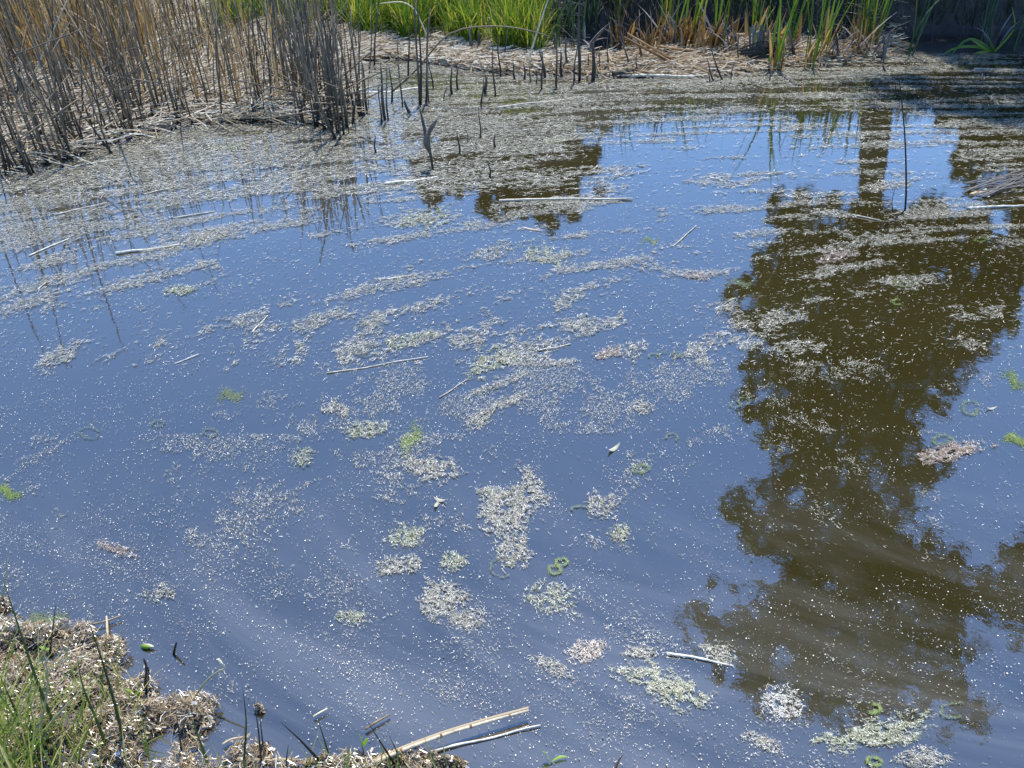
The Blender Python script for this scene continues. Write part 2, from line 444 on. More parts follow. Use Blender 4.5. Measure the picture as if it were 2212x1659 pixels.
    lk.new(w2.outputs[0], wa.inputs[0]); lk.new(w1.outputs[0], wa.inputs[2])
    bp = nd.new('ShaderNodeBump'); bp.inputs['Strength'].default_value = 1.0; bp.inputs['Distance'].default_value = .0007
    lk.new(wa.outputs[0], bp.inputs['Height']); lk.new(bp.outputs[0], b.inputs['Normal'])
    return m

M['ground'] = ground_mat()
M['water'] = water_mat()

# ------------------------------------------------------------------ shorelines
far_px = [(-420, 470), (-250, 425), (0, 376), (70, 368), (135, 350), (230, 318), (300, 298), (400, 276), (500, 268), (600, 266), (680, 270),
          (722, 262), (742, 225), (735, 190), (733, 155), (752, 134), (840, 128), (940, 141), (1000, 151), (1100, 163), (1200, 166),
          (1290, 168), (1400, 168), (1560, 167), (1700, 148), (1800, 140), (1900, 126), (1960, 118), (2040, 116), (2212, 114), (2600, 112)]
FAR = [tuple(gnd(a, b)[:2]) for a, b in far_px]
FARPOLY = FAR + [(420, FAR[-1][1]), (420, 420), (-420, 420), (-420, FAR[0][1])]
near_px = [(-420, 1290), (-150, 1290), (0, 1350), (60, 1372), (130, 1385), (235, 1388), (262, 1420), (225, 1462), (290, 1480), (330, 1515),
           (425, 1508), (440, 1530), (420, 1565), (480, 1600), (505, 1640), (600, 1655), (740, 1645), (810, 1632), (900, 1640), (980, 1668),
           (1200, 1700), (1700, 1730), (2500, 1760)]
NEAR = [tuple(gnd(a, b)[:2]) for a, b in near_px]
NEARPOLY = NEAR + [(420, NEAR[-1][1]), (420, -420), (-420, -420), (-420, NEAR[0][1])]

def bank_x(x):
    """0 = gentle grassy slope (left), 1 = steep undercut bank (right)"""
    return smooth(x, .2, .6)

def height(P):
    df = dist_poly(P, FAR, False); inf = inside(P, FARPOLY)
    dn = dist_poly(P, NEAR, False); inn = inside(P, NEARPOLY)
    x, y = P[:, 0], P[:, 1]
    lump = fbm(x * 7, y * 7, 3) - .5
    h = np.where(inf | inn, 0, -.28 * smooth(np.minimum(df, dn), 0, .9) - .012)
    # far side: low shelf of litter, then the bank
    b = bank_x(x)
    shelf = .55 * b + (1 - b) * .75
    flat = smooth(-x, .95, 1.6)                                            # the reed flat on the left stays low
    sh_w = .9 + .35 * smooth(x, .8, 1.3) - .80 * smooth(x, 2.1, 3.1)
    rise_s = smooth(df, sh_w, sh_w + .24) * .55 + .15 * smooth(df, .66, 3)
    rise_g = smooth(df, .55, 2.2) * .42 + .25 * smooth(df, 2, 8)
    rise_f = .05 * smooth(df, .5, 3) + .45 * smooth(df, 3.2, 7)
    hf = .012 + .03 * smooth(df, 0, .25) + (1 - flat) * (b * rise_s + (1 - b) * rise_g) + flat * rise_f + lump * (.02 + .05 * smooth(df, .3, 1.5))
    h = np.where(inf, hf, h)
    l2 = fbm(x * 13 + 3, y * 13, 3) - .5
    hn = l2 * .11 * (1 - .5 * smooth(dn, .3, .8)) + .004 + .12 * smooth(dn, .18, .9) + .02 * smooth(dn, 1, 3)
    h = np.where(inn, hn, h)
    edge = (~inn) & (dn < .22)
    h = np.where(edge, np.maximum(h, -.05 + l2 * .14 - dn * .25), h)
    return h

# ------------------------------------------------------------------ the setting
def axis(lo, hi, step, far):
    core = np.arange(lo, hi + step / 2, step)
    ext = []
    s = step; v = hi
    while v < far:
        s *= 1.35; v += s; ext.append(v)
    low = []
    s = step; v = lo
    while v > -far:
        s *= 1.35; v -= s; low.append(v)
    return np.array(low[::-1] + list(core) + ext)

def grid_mesh(name, xs, ys, hfun, mat, sm=True):
    X, Y = np.meshgrid(xs, ys)
    P = np.stack([X.ravel(), Y.ravel()], 1)
    Z = hfun(P)
    nx, ny = len(xs), len(ys)
    i = np.arange((ny - 1) * nx).reshape(ny - 1, nx)[:, :-1].ravel()
    Q = np.stack([i, i + 1, i + nx + 1, i + nx], 1)
    return mesh(name, np.column_stack([P, Z]), Q, mat, sm)

GX, GY = axis(-6.5, 7.5, .05, 500), axis(-.2, 10.5, .05, 500)
tag(link('ground', grid_mesh('ground', GX, GY, height, M['ground'])),
    'wet peat banks and bed round the pond, darkened for shade', kind='structure')
wx = axis(-9, 9, 1.0, 11); wy = axis(.2, 9.2, .5, 9)
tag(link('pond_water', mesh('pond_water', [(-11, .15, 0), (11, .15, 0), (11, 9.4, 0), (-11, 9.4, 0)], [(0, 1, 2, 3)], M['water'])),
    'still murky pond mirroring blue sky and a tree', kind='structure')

_gz = height(np.stack([a.ravel() for a in np.meshgrid(GX, GY)], 1)).reshape(len(GY), len(GX))

def height(P):
    """height of the ground mesh itself, between its vertices"""
    P = np.asarray(P, float)
    i = np.clip(np.searchsorted(GX, P[:, 0]) - 1, 0, len(GX) - 2); j = np.clip(np.searchsorted(GY, P[:, 1]) - 1, 0, len(GY) - 2)
    fx = np.clip((P[:, 0] - GX[i]) / (GX[i + 1] - GX[i]), 0, 1); fy = np.clip((P[:, 1] - GY[j]) / (GY[j + 1] - GY[j]), 0, 1)
    return (_gz[j, i] * (1 - fx) + _gz[j, i + 1] * fx) * (1 - fy) + (_gz[j + 1, i] * (1 - fx) + _gz[j + 1, i + 1] * fx) * fy

def hz(P):
    return height(np.asarray(P, float).reshape(-1, np.asarray(P).shape[-1])[:, :2])

# ------------------------------------------------------------------ the trees and shrubs that the water mirrors
def leaf_cloud(centres, radii, per, size, squash=.7):
    N = len(centres) * per
    c = np.repeat(centres, per, 0); r = np.repeat(radii, per)
    d = rng.normal(0, 1, (N, 3)); d /= np.linalg.norm(d, axis=1)[:, None]
    P = c + d * (r * rng.uniform(.15, 1, N) ** .6)[:, None] * np.array([1, 1, squash])
    a = rng.normal(0, 1, (N, 3)); a /= np.linalg.norm(a, axis=1)[:, None]
    b = np.cross(a, rng.normal(0, 1, (N, 3))); b /= np.linalg.norm(b, axis=1)[:, None]
    s = size * rng.uniform(.6, 1.3, N)[:, None]
    V = np.stack([P - a * s * .6, P + b * s * .33, P + a * s * .6, P - b * s * .33], 1).reshape(-1, 3)
    return V, np.arange(N * 4).reshape(-1, 4)

def crown_from_outline(outline, Y, n, holes=(), depth=3.0, rmin=.3, rmax=.55, per=60, size=.15, inset=8):
    out = np.array(outline, float)
    lo, hi = out.min(0), out.max(0)
    cs = []; rs = []
    while len(cs) < n:
        p = rng.uniform(lo, hi, (600, 2))
        ok = inside(p, outline)
        dpx = dist_poly(p, outline)
        ok &= (dpx > inset)
        ok &= (fbm(p[:, 0] / 60, p[:, 1] / 60, 4) > .41 - .20 * smooth(dpx, 15, 95)) | (rng.random(600) < .05)
        for hx, hy, hr in holes:
            ok &= np.hypot(p[:, 0] - hx, (p[:, 1] - hy)) > hr * .75
        for q, dd in zip(p[ok], dpx[ok]):
            m = dd / 75.0
            dep = rng.uniform(-1, 1) * min(depth, .4 + m * 1.1)
            k_ = Y / 17.0
            cs.append(mirror(q[0], q[1], Y + dep)); rs.append(rng.uniform(rmin, rmax) * k_ * (1 if dd > 60 else .7 if dd > 30 else .42))
    cs, rs = cs[:n], rs[:n]
    want = n + int(n * .55)
    while len(cs) < want:                                                  # loose sprigs that break up the outline
        p = rng.uniform(lo - 30, hi + 30, (600, 2)); dpx = dist_poly(p, outline)
        ok = (dpx < 24) & (fbm(p[:, 0] / 30, p[:, 1] / 30, 3) > .5) & (rng.random(600) < 1 - dpx / 30)
        for q in p[ok]:
            cs.append(mirror(q[0], q[1], Y + rng.uniform(-.6, .6))); rs.append(rng.uniform(.05, .13) * Y / 12)
    return np.array(cs[:want]), np.array(rs[:want])

def tree(name, label, trunk_px, Y, outline, n, w0, holes=(), limbs=24, per=60, size=.15, depth=3.0, foot=None):
    base = mirror(*trunk_px[0], Y); base[2] = float(hz([base])[0]) - .1
    root = bpy.data.objects.new(name, None); COL.objects.link(root); root.location = base
    tag(root, label, 'tree')
    pts = [base] + [mirror(a, b, Y) for a, b in trunk_px]
    pts = [p for k, p in enumerate(pts) if k == 0 or p[2] > base[2] + .3]
    tp = curve_pts(pts, 16)
    rad = w0 * np.linspace(1, .16, 16); rad[0] *= 1.5; rad[1] *= 1.12
    V, Q = tube(tp - base, rad, 10); link('trunk', mesh('trunk', V, Q, M['bark'], True), root)
    cs, rs = crown_from_outline(outline, Y, n, holes, depth, per=per, size=size)
    pick = rng.choice(n, limbs, replace=False)
    for k in pick:
        c = cs[k]
        if c[2] < base[2] + 5.5 * Y / 14: continue
        zt = max(base[2] + 1.5, c[2] - rng.uniform(.25, .6) * np.hypot(c[0] - base[0], c[1] - base[1]) - .6)
        j = int(np.argmin(abs(tp[:, 2] - zt)))
        a = tp[j]; mid = a * .45 + c * .55 + np.array([0, 0, .35])
        P = curve_pts([a, mid, c], 7)
        V, Q = tube(P - base, np.linspace(rad[j] * .45, .02, 7), 6)
        link('limb', mesh('limb', V, Q, M['bark'], True), root)
    main = np.arange(len(cs)) < n
    V, Q = leaf_cloud(cs[main], rs[main], per, size); V2, Q2 = leaf_cloud(cs[~main], rs[~main], 10, size)
    V, Q = np.concatenate([V, V2]), np.concatenate([Q, Q2 + len(V)])
    link('crown', mesh('crown', V - base, Q, M['tree_leaf']), root)
    return root

crown_px = [(1690, 432), (1740, 425), (1790, 440), (1830, 455), (1940, 455), (2010, 440), (2080, 470), (2150, 500), (2195, 540), (2212, 600),
            (2205, 650), (2178, 700), (2140, 740), (2095, 770), (2068, 815), (2040, 870), (2000, 915), (1990, 950), (2040, 985), (2062, 1020),
            (2045, 1055), (1990, 1080), (1958, 1110), (1955, 1150), (2000, 1165), (2060, 1190), (2105, 1230), (2135, 1275), (2120, 1320),
            (2085, 1370), (2080, 1420), (2105, 1480), (2128, 1540), (2110, 1578), (2040, 1575), (1960, 1560), (1900, 1590), (1830, 1575),
            (1740, 1560), (1640, 1520), (1570, 1470), (1520, 1400), (1480, 1350), (1500, 1300), (1560, 1275), (1640, 1280), (1690, 1245),
            (1640, 1200), (1595, 1150), (1575, 1100), (1610, 1062), (1680, 1060), (1695, 1010), (1680, 960), (1625, 925), (1612, 860),
            (1620, 800), (1655, 750), (1620, 710), (1580, 660), (1600, 600), (1650, 560), (1705, 520), (1670, 470)]
crown_holes = [(1965, 1310, 22), (1840, 1420, 26), (1735, 1350, 22), (1690, 650, 25), (1660, 690, 18), (1880, 470, 30), (1930, 1430, 24),
               (1750, 470, 18), (2040, 520, 22), (1990, 560, 20), (1780, 1190, 20), (1905, 1030, 24), (1720, 1090, 18), (1700, 1430, 26), (1850, 1500, 22)]
tree('cottonwood_tree', 'tall leafy tree with a narrow ragged crown behind the right bank', [(1882, 200), (1880, 300), (1884, 430), (1876, 640), (1850, 900), (1830, 1150), (1835, 1400), (1860, 1540)],
     12.0, crown_px, 2100, .21, crown_holes, limbs=34, per=46, size=.10, depth=2.0, foot=None)
crown2 = [(2040, 205), (2120, 190), (2300, 190), (2600, 220), (2700, 500), (2650, 900), (2500, 1250), (2400, 1420), (2250, 1425), (2140, 1375),
          (2090, 1310), (2130, 1240), (2200, 1195), (2260, 1100), (2330, 900), (2290, 700), (2215, 520), (2190, 440), (2110, 420), (2060, 350), (2080, 280)]
tree('spreading_tree', 'broad dark tree standing beyond the shaded right corner of the bank', [(2190, 170), (2195, 260), (2230, 480), (2300, 800), (2330, 1050)],
     11.0, crown2, 1300, .2, [(2140, 300, 25), (2175, 380, 22)], limbs=18, per=50, size=.10, depth=1.5)

def shrub(name, label, outline, Y, n, per=70, size=.09, depth=.7, mat='shrub_leaf', inset=12):
    cs, rs = crown_from_outline(outline, Y, n, (), depth, .2, .38, per, size, inset)
    x0 = float(np.mean(cs[:, 0])); base = np.array([x0, Y, 0.0]); base[2] = float(hz([base])[0])
    root = bpy.data.objects.new(name, None); COL.objects.link(root); root.location = base
    tag(root, label, 'shrub')
    gb = GB()
    for k in rng.choice(len(cs), 26, replace=False):
        c = cs[k]; b = base + np.array([rng.normal(0, .25) + (c[0] - x0) * .5, rng.normal(0, .15), -.05])
        gb.add(*tube(curve_pts([b - base, (b * .4 + c * .6) - base, c - base], 6), np.linspace(.025, .006, 6), 5))
    link('branches', gb.mesh('branches', M['bark'], True), root)
    V, Q = leaf_cloud(cs, rs, per, size, .9); link('foliage', mesh('foliage', V - base, Q, M[mat]), root)
    return root

shrub('willow_shrub', 'dense dark willow shrub on the bank behind the broken stubs', [(935, 150), (1290, 150), (1292, 260), (1288, 390), (1255, 440), (1190, 470), (1120, 440), (1050, 470), (985, 440), (930, 400), (905, 300)], 11.5, 420, depth=.8)
shrub('hawthorn_shrub', 'low dark shrub on top of the shaded right bank', [(1985, 120), (2350, 120), (2350, 330), (2250, 380), (2160, 350), (2100, 330), (2050, 250), (2000, 200)], 9.6, 260, depth=.5)

# ------------------------------------------------------------------ far bank: grass, sedge, litter
def scatter(n, xr, yr):
    return np.column_stack([rng.uniform(*xr, n), rng.uniform(*yr, n)])

def with_z(P, dz=0.0):
    return np.column_stack([P, height(P) + dz])

P = scatter(150000, (-4.2, .55), (6.4, 10.2))
df = dist_poly(P, FAR, False)
px, py = topix(with_z(P))
edge = 95 - 26 * smooth(px, 900, 740) + 22 * smooth(px, 980, 1120) + 26 * (fbm(P[:, 0] * 3, P[:, 1] * 3) - .5)
tuft = noise2(P[:, 0] * 5.5, P[:, 1] * 5.5)
keep = inside(P, FARPOLY) & (py < edge + 26 * (tuft - .5)) & (px > 480) & (px < 1175) & (rng.random(len(P)) < .12 + 1.5 * smooth(tuft, .32, .75)) & (rng.random(len(P)) < np.where(py < -60, .35, 1) * np.where(px < 620, .4, 1))
tuft = tuft[keep][:30000]; P = with_z(P[keep])[:30000]
n = len(P)
V, Q = blades(P, rng.uniform(0, 6.28, n), rng.normal(.1, .16, n), rng.uniform(.10, .38, n) + .3 * tuft * rng.random(n), rng.uniform(.005, .011, n), rng.uniform(0, 1.4, n) * (.5 + rng.random(n)), 4)
tag(link('grass', mesh('grass', V, Q, M['grass'])), 'bright green sunlit grass on the far bank', kind='stuff')

P = scatter(42000, (-.3, 6.5), (7.0, 11.0))
df = dist_poly(P, FAR, False)
sw = .9 + .35 * smooth(P[:, 0], .8, 1.3) - .80 * smooth(P[:, 0], 2.1, 3.1)
keep = inside(P, FARPOLY) & (df > sw + .05) & (df < 3.2) & (P[:, 0] > .1)
P = with_z(P[keep])[:17000]; n = len(P)
V, Q = blades(P, rng.uniform(0, 6.28, n), rng.normal(.1, .15, n), rng.uniform(.12, .36, n), rng.uniform(.006, .011, n), rng.uniform(.2, 1.4, n), 4)
tag(link('sedge', mesh('sedge', V, Q, M['grass_dark'])), 'dark sedge turf growing on top of the steep bank', kind='stuff')

# dead grass and roots hanging down the undercut bank
P = scatter(34000, (.3, 6.8), (6.6, 9.8)); df = dist_poly(P, FAR, False)
sw = .9 + .35 * smooth(P[:, 0], .8, 1.3) - .80 * smooth(P[:, 0], 2.1, 3.1)
P = P[inside(P, FARPOLY) & (df > sw + .04) & (df < sw + .24)][:4200]
P = np.column_stack([P[:, 0], P[:, 1] - .02, np.full(len(P), .0) + height(P) + .02]); n = len(P)
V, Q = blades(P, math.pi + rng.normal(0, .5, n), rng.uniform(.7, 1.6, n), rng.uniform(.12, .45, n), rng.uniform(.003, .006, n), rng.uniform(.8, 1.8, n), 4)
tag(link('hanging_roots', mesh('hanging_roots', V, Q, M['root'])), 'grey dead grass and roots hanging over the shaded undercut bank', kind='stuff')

def litter(name, label, P, L, rad, mat, dz=(.0, .03), tilt=.12, bend=.25, az=None):
    n = len(P); B = np.column_stack([P[:, :2], height(P[:, :2]) + rng.uniform(*dz, n)])
    B[:, 2] = np.maximum(B[:, 2], .004)
    az = rng.uniform(0, 6.28, n) if az is None else az
    V, Q = tubes(B, az, math.pi / 2 + rng.normal(0, tilt, n), L, rad, rng.normal(0, bend, n), 2, 4)
    return tag(link(name, mesh(name, V, Q, mat)), label, kind='stuff')

# golden litter along the far shore
P = scatter(40000, (-2.4, 5.2), (5.6, 8.2)); df = dist_poly(P, FAR, False)
px, py = topix(np.column_stack([P, 0 * df + .03]))
keep = inside(P, FARPOLY) & (df < np.where((P[:, 0] > .2) & (P[:, 0] < .95), .62, 1.0)) & (px > 735) & (px < 1940) & (rng.random(len(P)) < 1.05 - df * .85) & (P[:, 1] > 6)
Pk = P[keep][:14000]; n = len(Pk)
litter('straw_litter', 'golden straw litter washed up along the far shore', Pk, rng.uniform(.02, .2, n) ** 1.15, rng.uniform(.002, .006, n), M['straw_gold'], (0, .045), .12, .3,
       az=rng.normal(1.57, .75, n))
# cream litter raft in the inlet in front of the grass
P = scatter(30000, (-2.6, .6), (6.2, 9.2)); px, py = topix(np.column_stack([P, 0 * P[:, 0] + .03]))
keep = (px > 690) & (px < 1260) & (py > 35 + 40 * smooth(px, 900, 1100)) & (py < 150) & inside(P, FARPOLY)
Pk = P[keep][:9000]; n = len(Pk)
litter('reed_litter', 'cream floating reed litter in front of the green grass', Pk, rng.uniform(.02, .16, n), rng.uniform(.003, .007, n), M['litter'], (.005, .05), .1, .2, az=rng.normal(1.57, .6, n))
# litter under the reeds
P = scatter(130000, (-6.2, -.9), (3.9, 9.2)); df = dist_poly(P, FAR, False)
px, py = topix(np.column_stack([P, 0 * df]))
keep = inside(P, FARPOLY) & (px < 770) & (px > -120) & (py > -80) & (rng.random(len(P)) < .35 + .65 * (fbm(P[:, 0] * 2.2, P[:, 1] * 2.2) > .46))
Pk = P[keep][:24000]; n = len(Pk)
litter('fallen_reeds', 'pale fallen reed pieces matted under the standing dead reeds', Pk, rng.uniform(.03, .34, n), rng.uniform(.0022, .006, n), M['litter'], (0, .06), .14, .3, az=rng.normal(1.45, .7, n))

# ------------------------------------------------------------------ standing dead reeds on the left
def reed_mesh(L, r0, bend, kink=None):
    s = np.linspace(0, 1, 7)
    P = np.stack([bend * s ** 2 * L + .012 * np.sin(s * 7 + bend * 50) * s, .01 * np.sin(s * 5 + L * 9) * s, s * L], 1)
    if kink:
        k = s > kink
        f = (s[k] - kink) * L
        P[k] = P[~k][-1] + np.stack([f * .93, f * .1, f * .28], 1)
    rad = r0 * (1.25 - .8 * s); rad[0] = r0 * 1.5
    return tube(P, rad, 6)

reed_meshes = []
for k in range(16):
    V, Q = reed_mesh(random.uniform(.6, .95) if k < 12 else random.uniform(1.1, 1.4), random.uniform(.0038, .0062), random.uniform(-.13, .13), random.choice([None, None, None, random.uniform(.3, .7)]))
    reed_meshes.append(mesh('reed_stem', V, Q, M['reed'], True))
REEDPOLY = [(-60, 396), (0, 383), (70, 376), (135, 356), (205, 328), (290, 300), (380, 280), (480, 268), (560, 262), (640, 268), (700, 285), (742, 296), (770, 262),
            (800, 240), (775, 190), (742, 150), (732, 90), (640, 45), (400, 10), (150, -20), (-60, -30)]
cand = []
while len(cand) < 1000:
    p = rng.uniform((-60, -30), (810, 396), (4000, 2))
    ok = inside(p, REEDPOLY)
    w = .30 + .5 * smooth(p[:, 0], 520, 740)                               # thickest at the right end of the stand
    w *= np.where(fbm(p[:, 0] / 60, p[:, 1] / 28 + 9) > .47, 1, .22)
    w *= .45 + .9 * smooth(p[:, 1], 320, 60) * (p[:, 0] < 300) + .55 * smooth(p[:, 1], 40, 250)
    ok &= rng.random(len(p)) < w
    cand += list(p[ok])
front = [(5, 382), (12, 381), (24, 376), (36, 378), (44, 372), (64, 378), (69, 381), (60, 368), (72, 374), (103, 357), (108, 350), (137, 365), (246, 333), (240, 331),
         (292, 298), (286, 300), (275, 300), (268, 297), (728, 300), (735, 303), (742, 292), (754, 290), (720, 282), (733, 285), (748, 275), (762, 262), (640, 272), (655, 268),
         (600, 262), (575, 263), (548, 262), (412, 270), (398, 268), (370, 250), (350, 255), (333, 240), (225, 300), (205, 290), (184, 285), (160, 268)]
cand = np.array(front + cand[:960])
cand = cand[np.argsort(-cand[:, 1])]
G = gnd(cand[:, 0], cand[:, 1])
G[:, 2] = np.where(inside(G, FARPOLY), height(G[:, :2]), 0) - .03
for k in range(300):
    o = link('dead_reed', reed_meshes[k % 12 if (k % 9 or cand[k][0] > 330) else 12 + k % 4], None, G[k])
    o.rotation_euler = (random.gauss(0, .07) if random.random() < .78 else random.gauss(0, .32), random.gauss(0, .075), random.uniform(0, 6.28))
    sc = random.uniform(.35, .7) if random.random() < .22 else random.uniform(.75, 1.15); w = random.uniform(.65, 1.3)
    o.scale = (w, w, sc)
    lone = abs(cand[k][0] - 137) < .1 and abs(cand[k][1] - 365) < .1
    if lone:
        o.data = reed_meshes[13]; o.rotation_euler = (.02, .0, 1.0); o.scale = (1, 1, 1)
        tag(o, 'single thin dead reed standing clear of the left stand in the scum', 'reed'); continue
    tag(o, 'slim grey dead reed stem with a blackened foot in the left stand', 'reed', 'dead reed stems standing in the left stand')
B = G[300:]; n = len(B)
V, Q = tubes(B, rng.uniform(0, 6.28, n), rng.normal(0, .13, n), rng.uniform(.3, 1.15, n), rng.uniform(.0028, .0064, n), rng.normal(0, .25, n), 5, 4)
tag(link('reeds', mesh('reeds', V, Q, M['reed'])), 'rest of the dead reed stand, farther back', kind='stuff')
# tan withered leaves among the reeds at the back left
pxw = np.r_[rng.uniform(-80, 330, 1300), rng.uniform(0, 720, 420)]; P = gnd(pxw, np.r_[rng.uniform(-40, 190, 1300), rng.uniform(0, 255, 420)]); P[:, 2] = height(P[:, :2]); n = len(P)
V, Q = blades(P, rng.uniform(0, 6.28, n), rng.normal(.1, .15, n), rng.uniform(.25, .9, n), rng.uniform(.008, .018, n), rng.uniform(-.4, 1.2, n), 4)
tag(link('withered_leaves', mesh('withered_leaves', V, Q, M['reed_tan'])), 'tan withered reed leaves at the back of the left stand', kind='stuff')
# leaning and bridging broken reeds in the stand
lean = [((0, 128), (285, 0), 'long broken reed leaning across the far left of the stand'),
        ((40, 250), (150, -10), 'dark reed leaning right near the left edge'),
        ((330, 140), (215, 0), 'pale reed leaning left above the straw'),
        ((395, 222), (505, 160), 'short pale reed propped at a slant above the straw heap'),
        ((565, 210), (640, 168), 'short whitish reed propped against the dense stems'),
        ((200, 225), (315, 290), 'pale reed sloping down to the mud edge')]
for (a, b), (c, d), lab in [(l[0], l[1], l[2]) for l in lean]:
    g0 = gnd(a, b + 10); g0[2] = .05
    pA = upright(g0, a, b); pB = upright(g0, c, d, .15)
    V, Q = tube(curve_pts([pA - g0, (pA + pB) / 2 - g0 + np.array([0, 0, .02]), pB - g0], 8), np.linspace(.007, .004, 8), 6)
    tag(link('leaning_reed', mesh('leaning_reed', V, Q, M['straw'], True), None, g0), lab, 'reed', 'leaning broken reeds')
g0 = gnd(480, 200); g0[2] = .1
pts = [upright(g0, *p) for p in [(415, 156), (470, 142), (530, 134), (580, 136), (625, 150)]]
V, Q = tube(curve_pts([p - g0 for p in pts], 12), np.linspace(.006, .004, 12), 6)
tag(link('arched_reed', mesh('arched_reed', V, Q, M['straw'], True), None, g0), 'pale reed arched like a bow across the middle of the left stand', 'reed')
for pp, lab in [([(845, 200), (905, 150), (960, 70), (1000, 58), (1110, 55), (1185, 78)], 'pale reed bent over in a long low bow above the inlet'),
                ([(930, 95), (915, 60), (895, 15), (870, 2), (820, 8)], 'pale reed drooping from above in front of the green grass'),
                ([(1140, 135), (1160, 70), (1187, -10)], 'straight pale reed slanting up before the shaded gap in the bank'),
                ([(700, 60), (745, 10), (760, -15)], 'pale slanted reed at the left end of the grass')]:
    g0 = gnd(pp[0][0], pp[0][1] + 18); g0[2] = .02
    V, Q = tube(curve_pts([upright(g0, *p) - g0 for p in pp], 14), np.linspace(.008, .004, 14), 6)
    tag(link('bent_reed', mesh('bent_reed', V, Q, M['straw'], True), None, g0), lab, 'reed', 'bent pale reeds')

# ------------------------------------------------------------------ broken stubs standing in the water
ORD = ['first', 'second', 'third', 'fourth', 'fifth', 'sixth', 'seventh', 'eighth', 'ninth', 'tenth', 'eleventh', 'twelfth', 'thirteenth', 'fourteenth', 'fifteenth', 'sixteenth']
stubs = [  # base x, base y, top x, top y, half width (px), label or None
    (812, 329, 809, 293, 3, 'short black reed stub alone in the scum left of the forked stub'),
    (992, 332, 989, 285, 3.2, 'black stub standing alone right of the forked stub'),
    (1010, 309, 1007, 273, 1.4, 'very thin stub right behind the lone black stub'),
    (1036, 299, 1036, 234, 2.4, 'tall thin stub in open scum ending in a bent black foot'),
    (1069, 319, 1069, 290, 4, 'stout short black stub with a hooked foot'),
    (1060, 383, 1054, 346, 3.2, 'small slanted black stub nearest the open water'),
    (1040, 228, 1044, 165, 2.6, 'thin stub with a bulge behind the tall thin stub'),
    (1047, 200, 1050, 160, 5, 'stub with a thick black sheath beside a thin stub'),
    (976, 204, 974, 143, 4, 'left of two close black stubs in the scum'),
    (988, 195, 988, 142, 3.4, 'right of two close black stubs in the scum'),
    (957, 216, 964, 186, 2.2, 'small slanted stub left of the two close stubs'),
    (886, 246, 874, 214, 6, 'leaning stub with a frayed black foot'),
    (868, 233, 858, 78, 2.6, None), (847, 222, 842, 140, 3.2, None), (832, 260, 820, 135, 5, None), (838, 262, 833, 138, 3, None), (823, 270, 818, 180, 3, None),
    (795, 246, 779, 122, 4, None), (783, 235, 770, 180, 4, None), (910, 226, 903, -10, 3.4, None), (905, 230, 896, -10, 3.6, None), (918, 222, 928, 20, 4, None),
    (926, 225, 920, 60, 2.4, None), (936, 192, 925, 120, 2.4, None), (883, 168, 882, 60, 3, None), (797, 158, 804, -10, 2, None), (806, 140, 816, 15, 3, None),
    (772, 125, 760, 36, 2.2, None), (1017, 122, 1016, 55, 6, None), (1038, 120, 1034, 65, 5, None), (989, 120, 986, 88, 5, None), (966, 100, 966, 92, 4, None),
    (1069, 207, 1063, 95, 2.6, None), (1081, 166, 1075, 80, 2.6, None), (1090, 135, 1096, 50, 2.4, None), (1114, 173, 1108, 134, 3.4, None), (1135, 172, 1131, 136, 3.4, None),
    (1144, 176, 1146, 135, 2, None), (1160, 181, 1158, 148, 2, None), (1172, 194, 1170, 105, 3, None), (1180, 168, 1166, 106, 4, None), (1204, 191, 1200, 70, 3.4, None),
    (1215, 166, 1210, 108, 4, None), (1226, 156, 1222, 80, 4, None), (1240, 173, 1246, 92, 2.6, None), (1251, 173, 1252, -10, 4.6, None), (1281, 174, 1283, 90, 6, None),
    (1269, 155, 1273, 118, 3, None), (1313, 155, 1313, 85, 2.4, None), (1294, 158, 1296, 100, 2, None), (1376, 163, 1376, 118, 2.6, None), (1368, 155, 1340, 80, 3, None),
    (1533, 177, 1533, 150, 2, None), (1548, 176, 1525, 125, 2.4, None), (1567, 173, 1530, 95, 2.6, None), (1579, 170, 1587, 128, 1.8, None), (1664, 175, 1662, 138, 1.8, None),
    (1597, 149, 1595, 70, 2.4, None), (1715, 135, 1712, 95, 2.4, None), (1722, 137, 1716, 92, 2.2, None), (1916, 155, 1908, 138, 3.4, 'dark stub leaning at the edge of the shaded scum'),
    (1930, 461, 1933, 402, 1.3, 'thin black spike in the water left of the tall reed'), (1885, 462, 1887, 452, 1.5, 'tiny black spike poking out of the tree reflection'),
]
def stub_words(bx, by, tx, ty, hw):
    where = ('in the blue inlet by the reeds' if bx < 860 else 'in front of the green grass' if bx < 1000 else
             'before the dark end of the grass' if bx < 1130 else 'below the shaded gap' if bx < 1300 else 'before the orange-brown clumps' if bx < 1600 else 'below the broadest cattail')
    size = 'tall' if by - ty > 90 else 'short' if by - ty < 45 else 'mid-height'
    return size + (' thick' if hw >= 4 else ' thin') + ' dark reed stub ' + where
kinds_ = {}
for st_ in sorted(stubs):
    if st_[5] is None: kinds_.setdefault(stub_words(*st_[:5]), []).append(st_)
named = {}
for wd_, lst in kinds_.items():
    for k, st_ in enumerate(lst):
        named[st_[:5]] = wd_ if len(lst) == 1 else wd_ + ', ' + ORD[k] + ' from left'
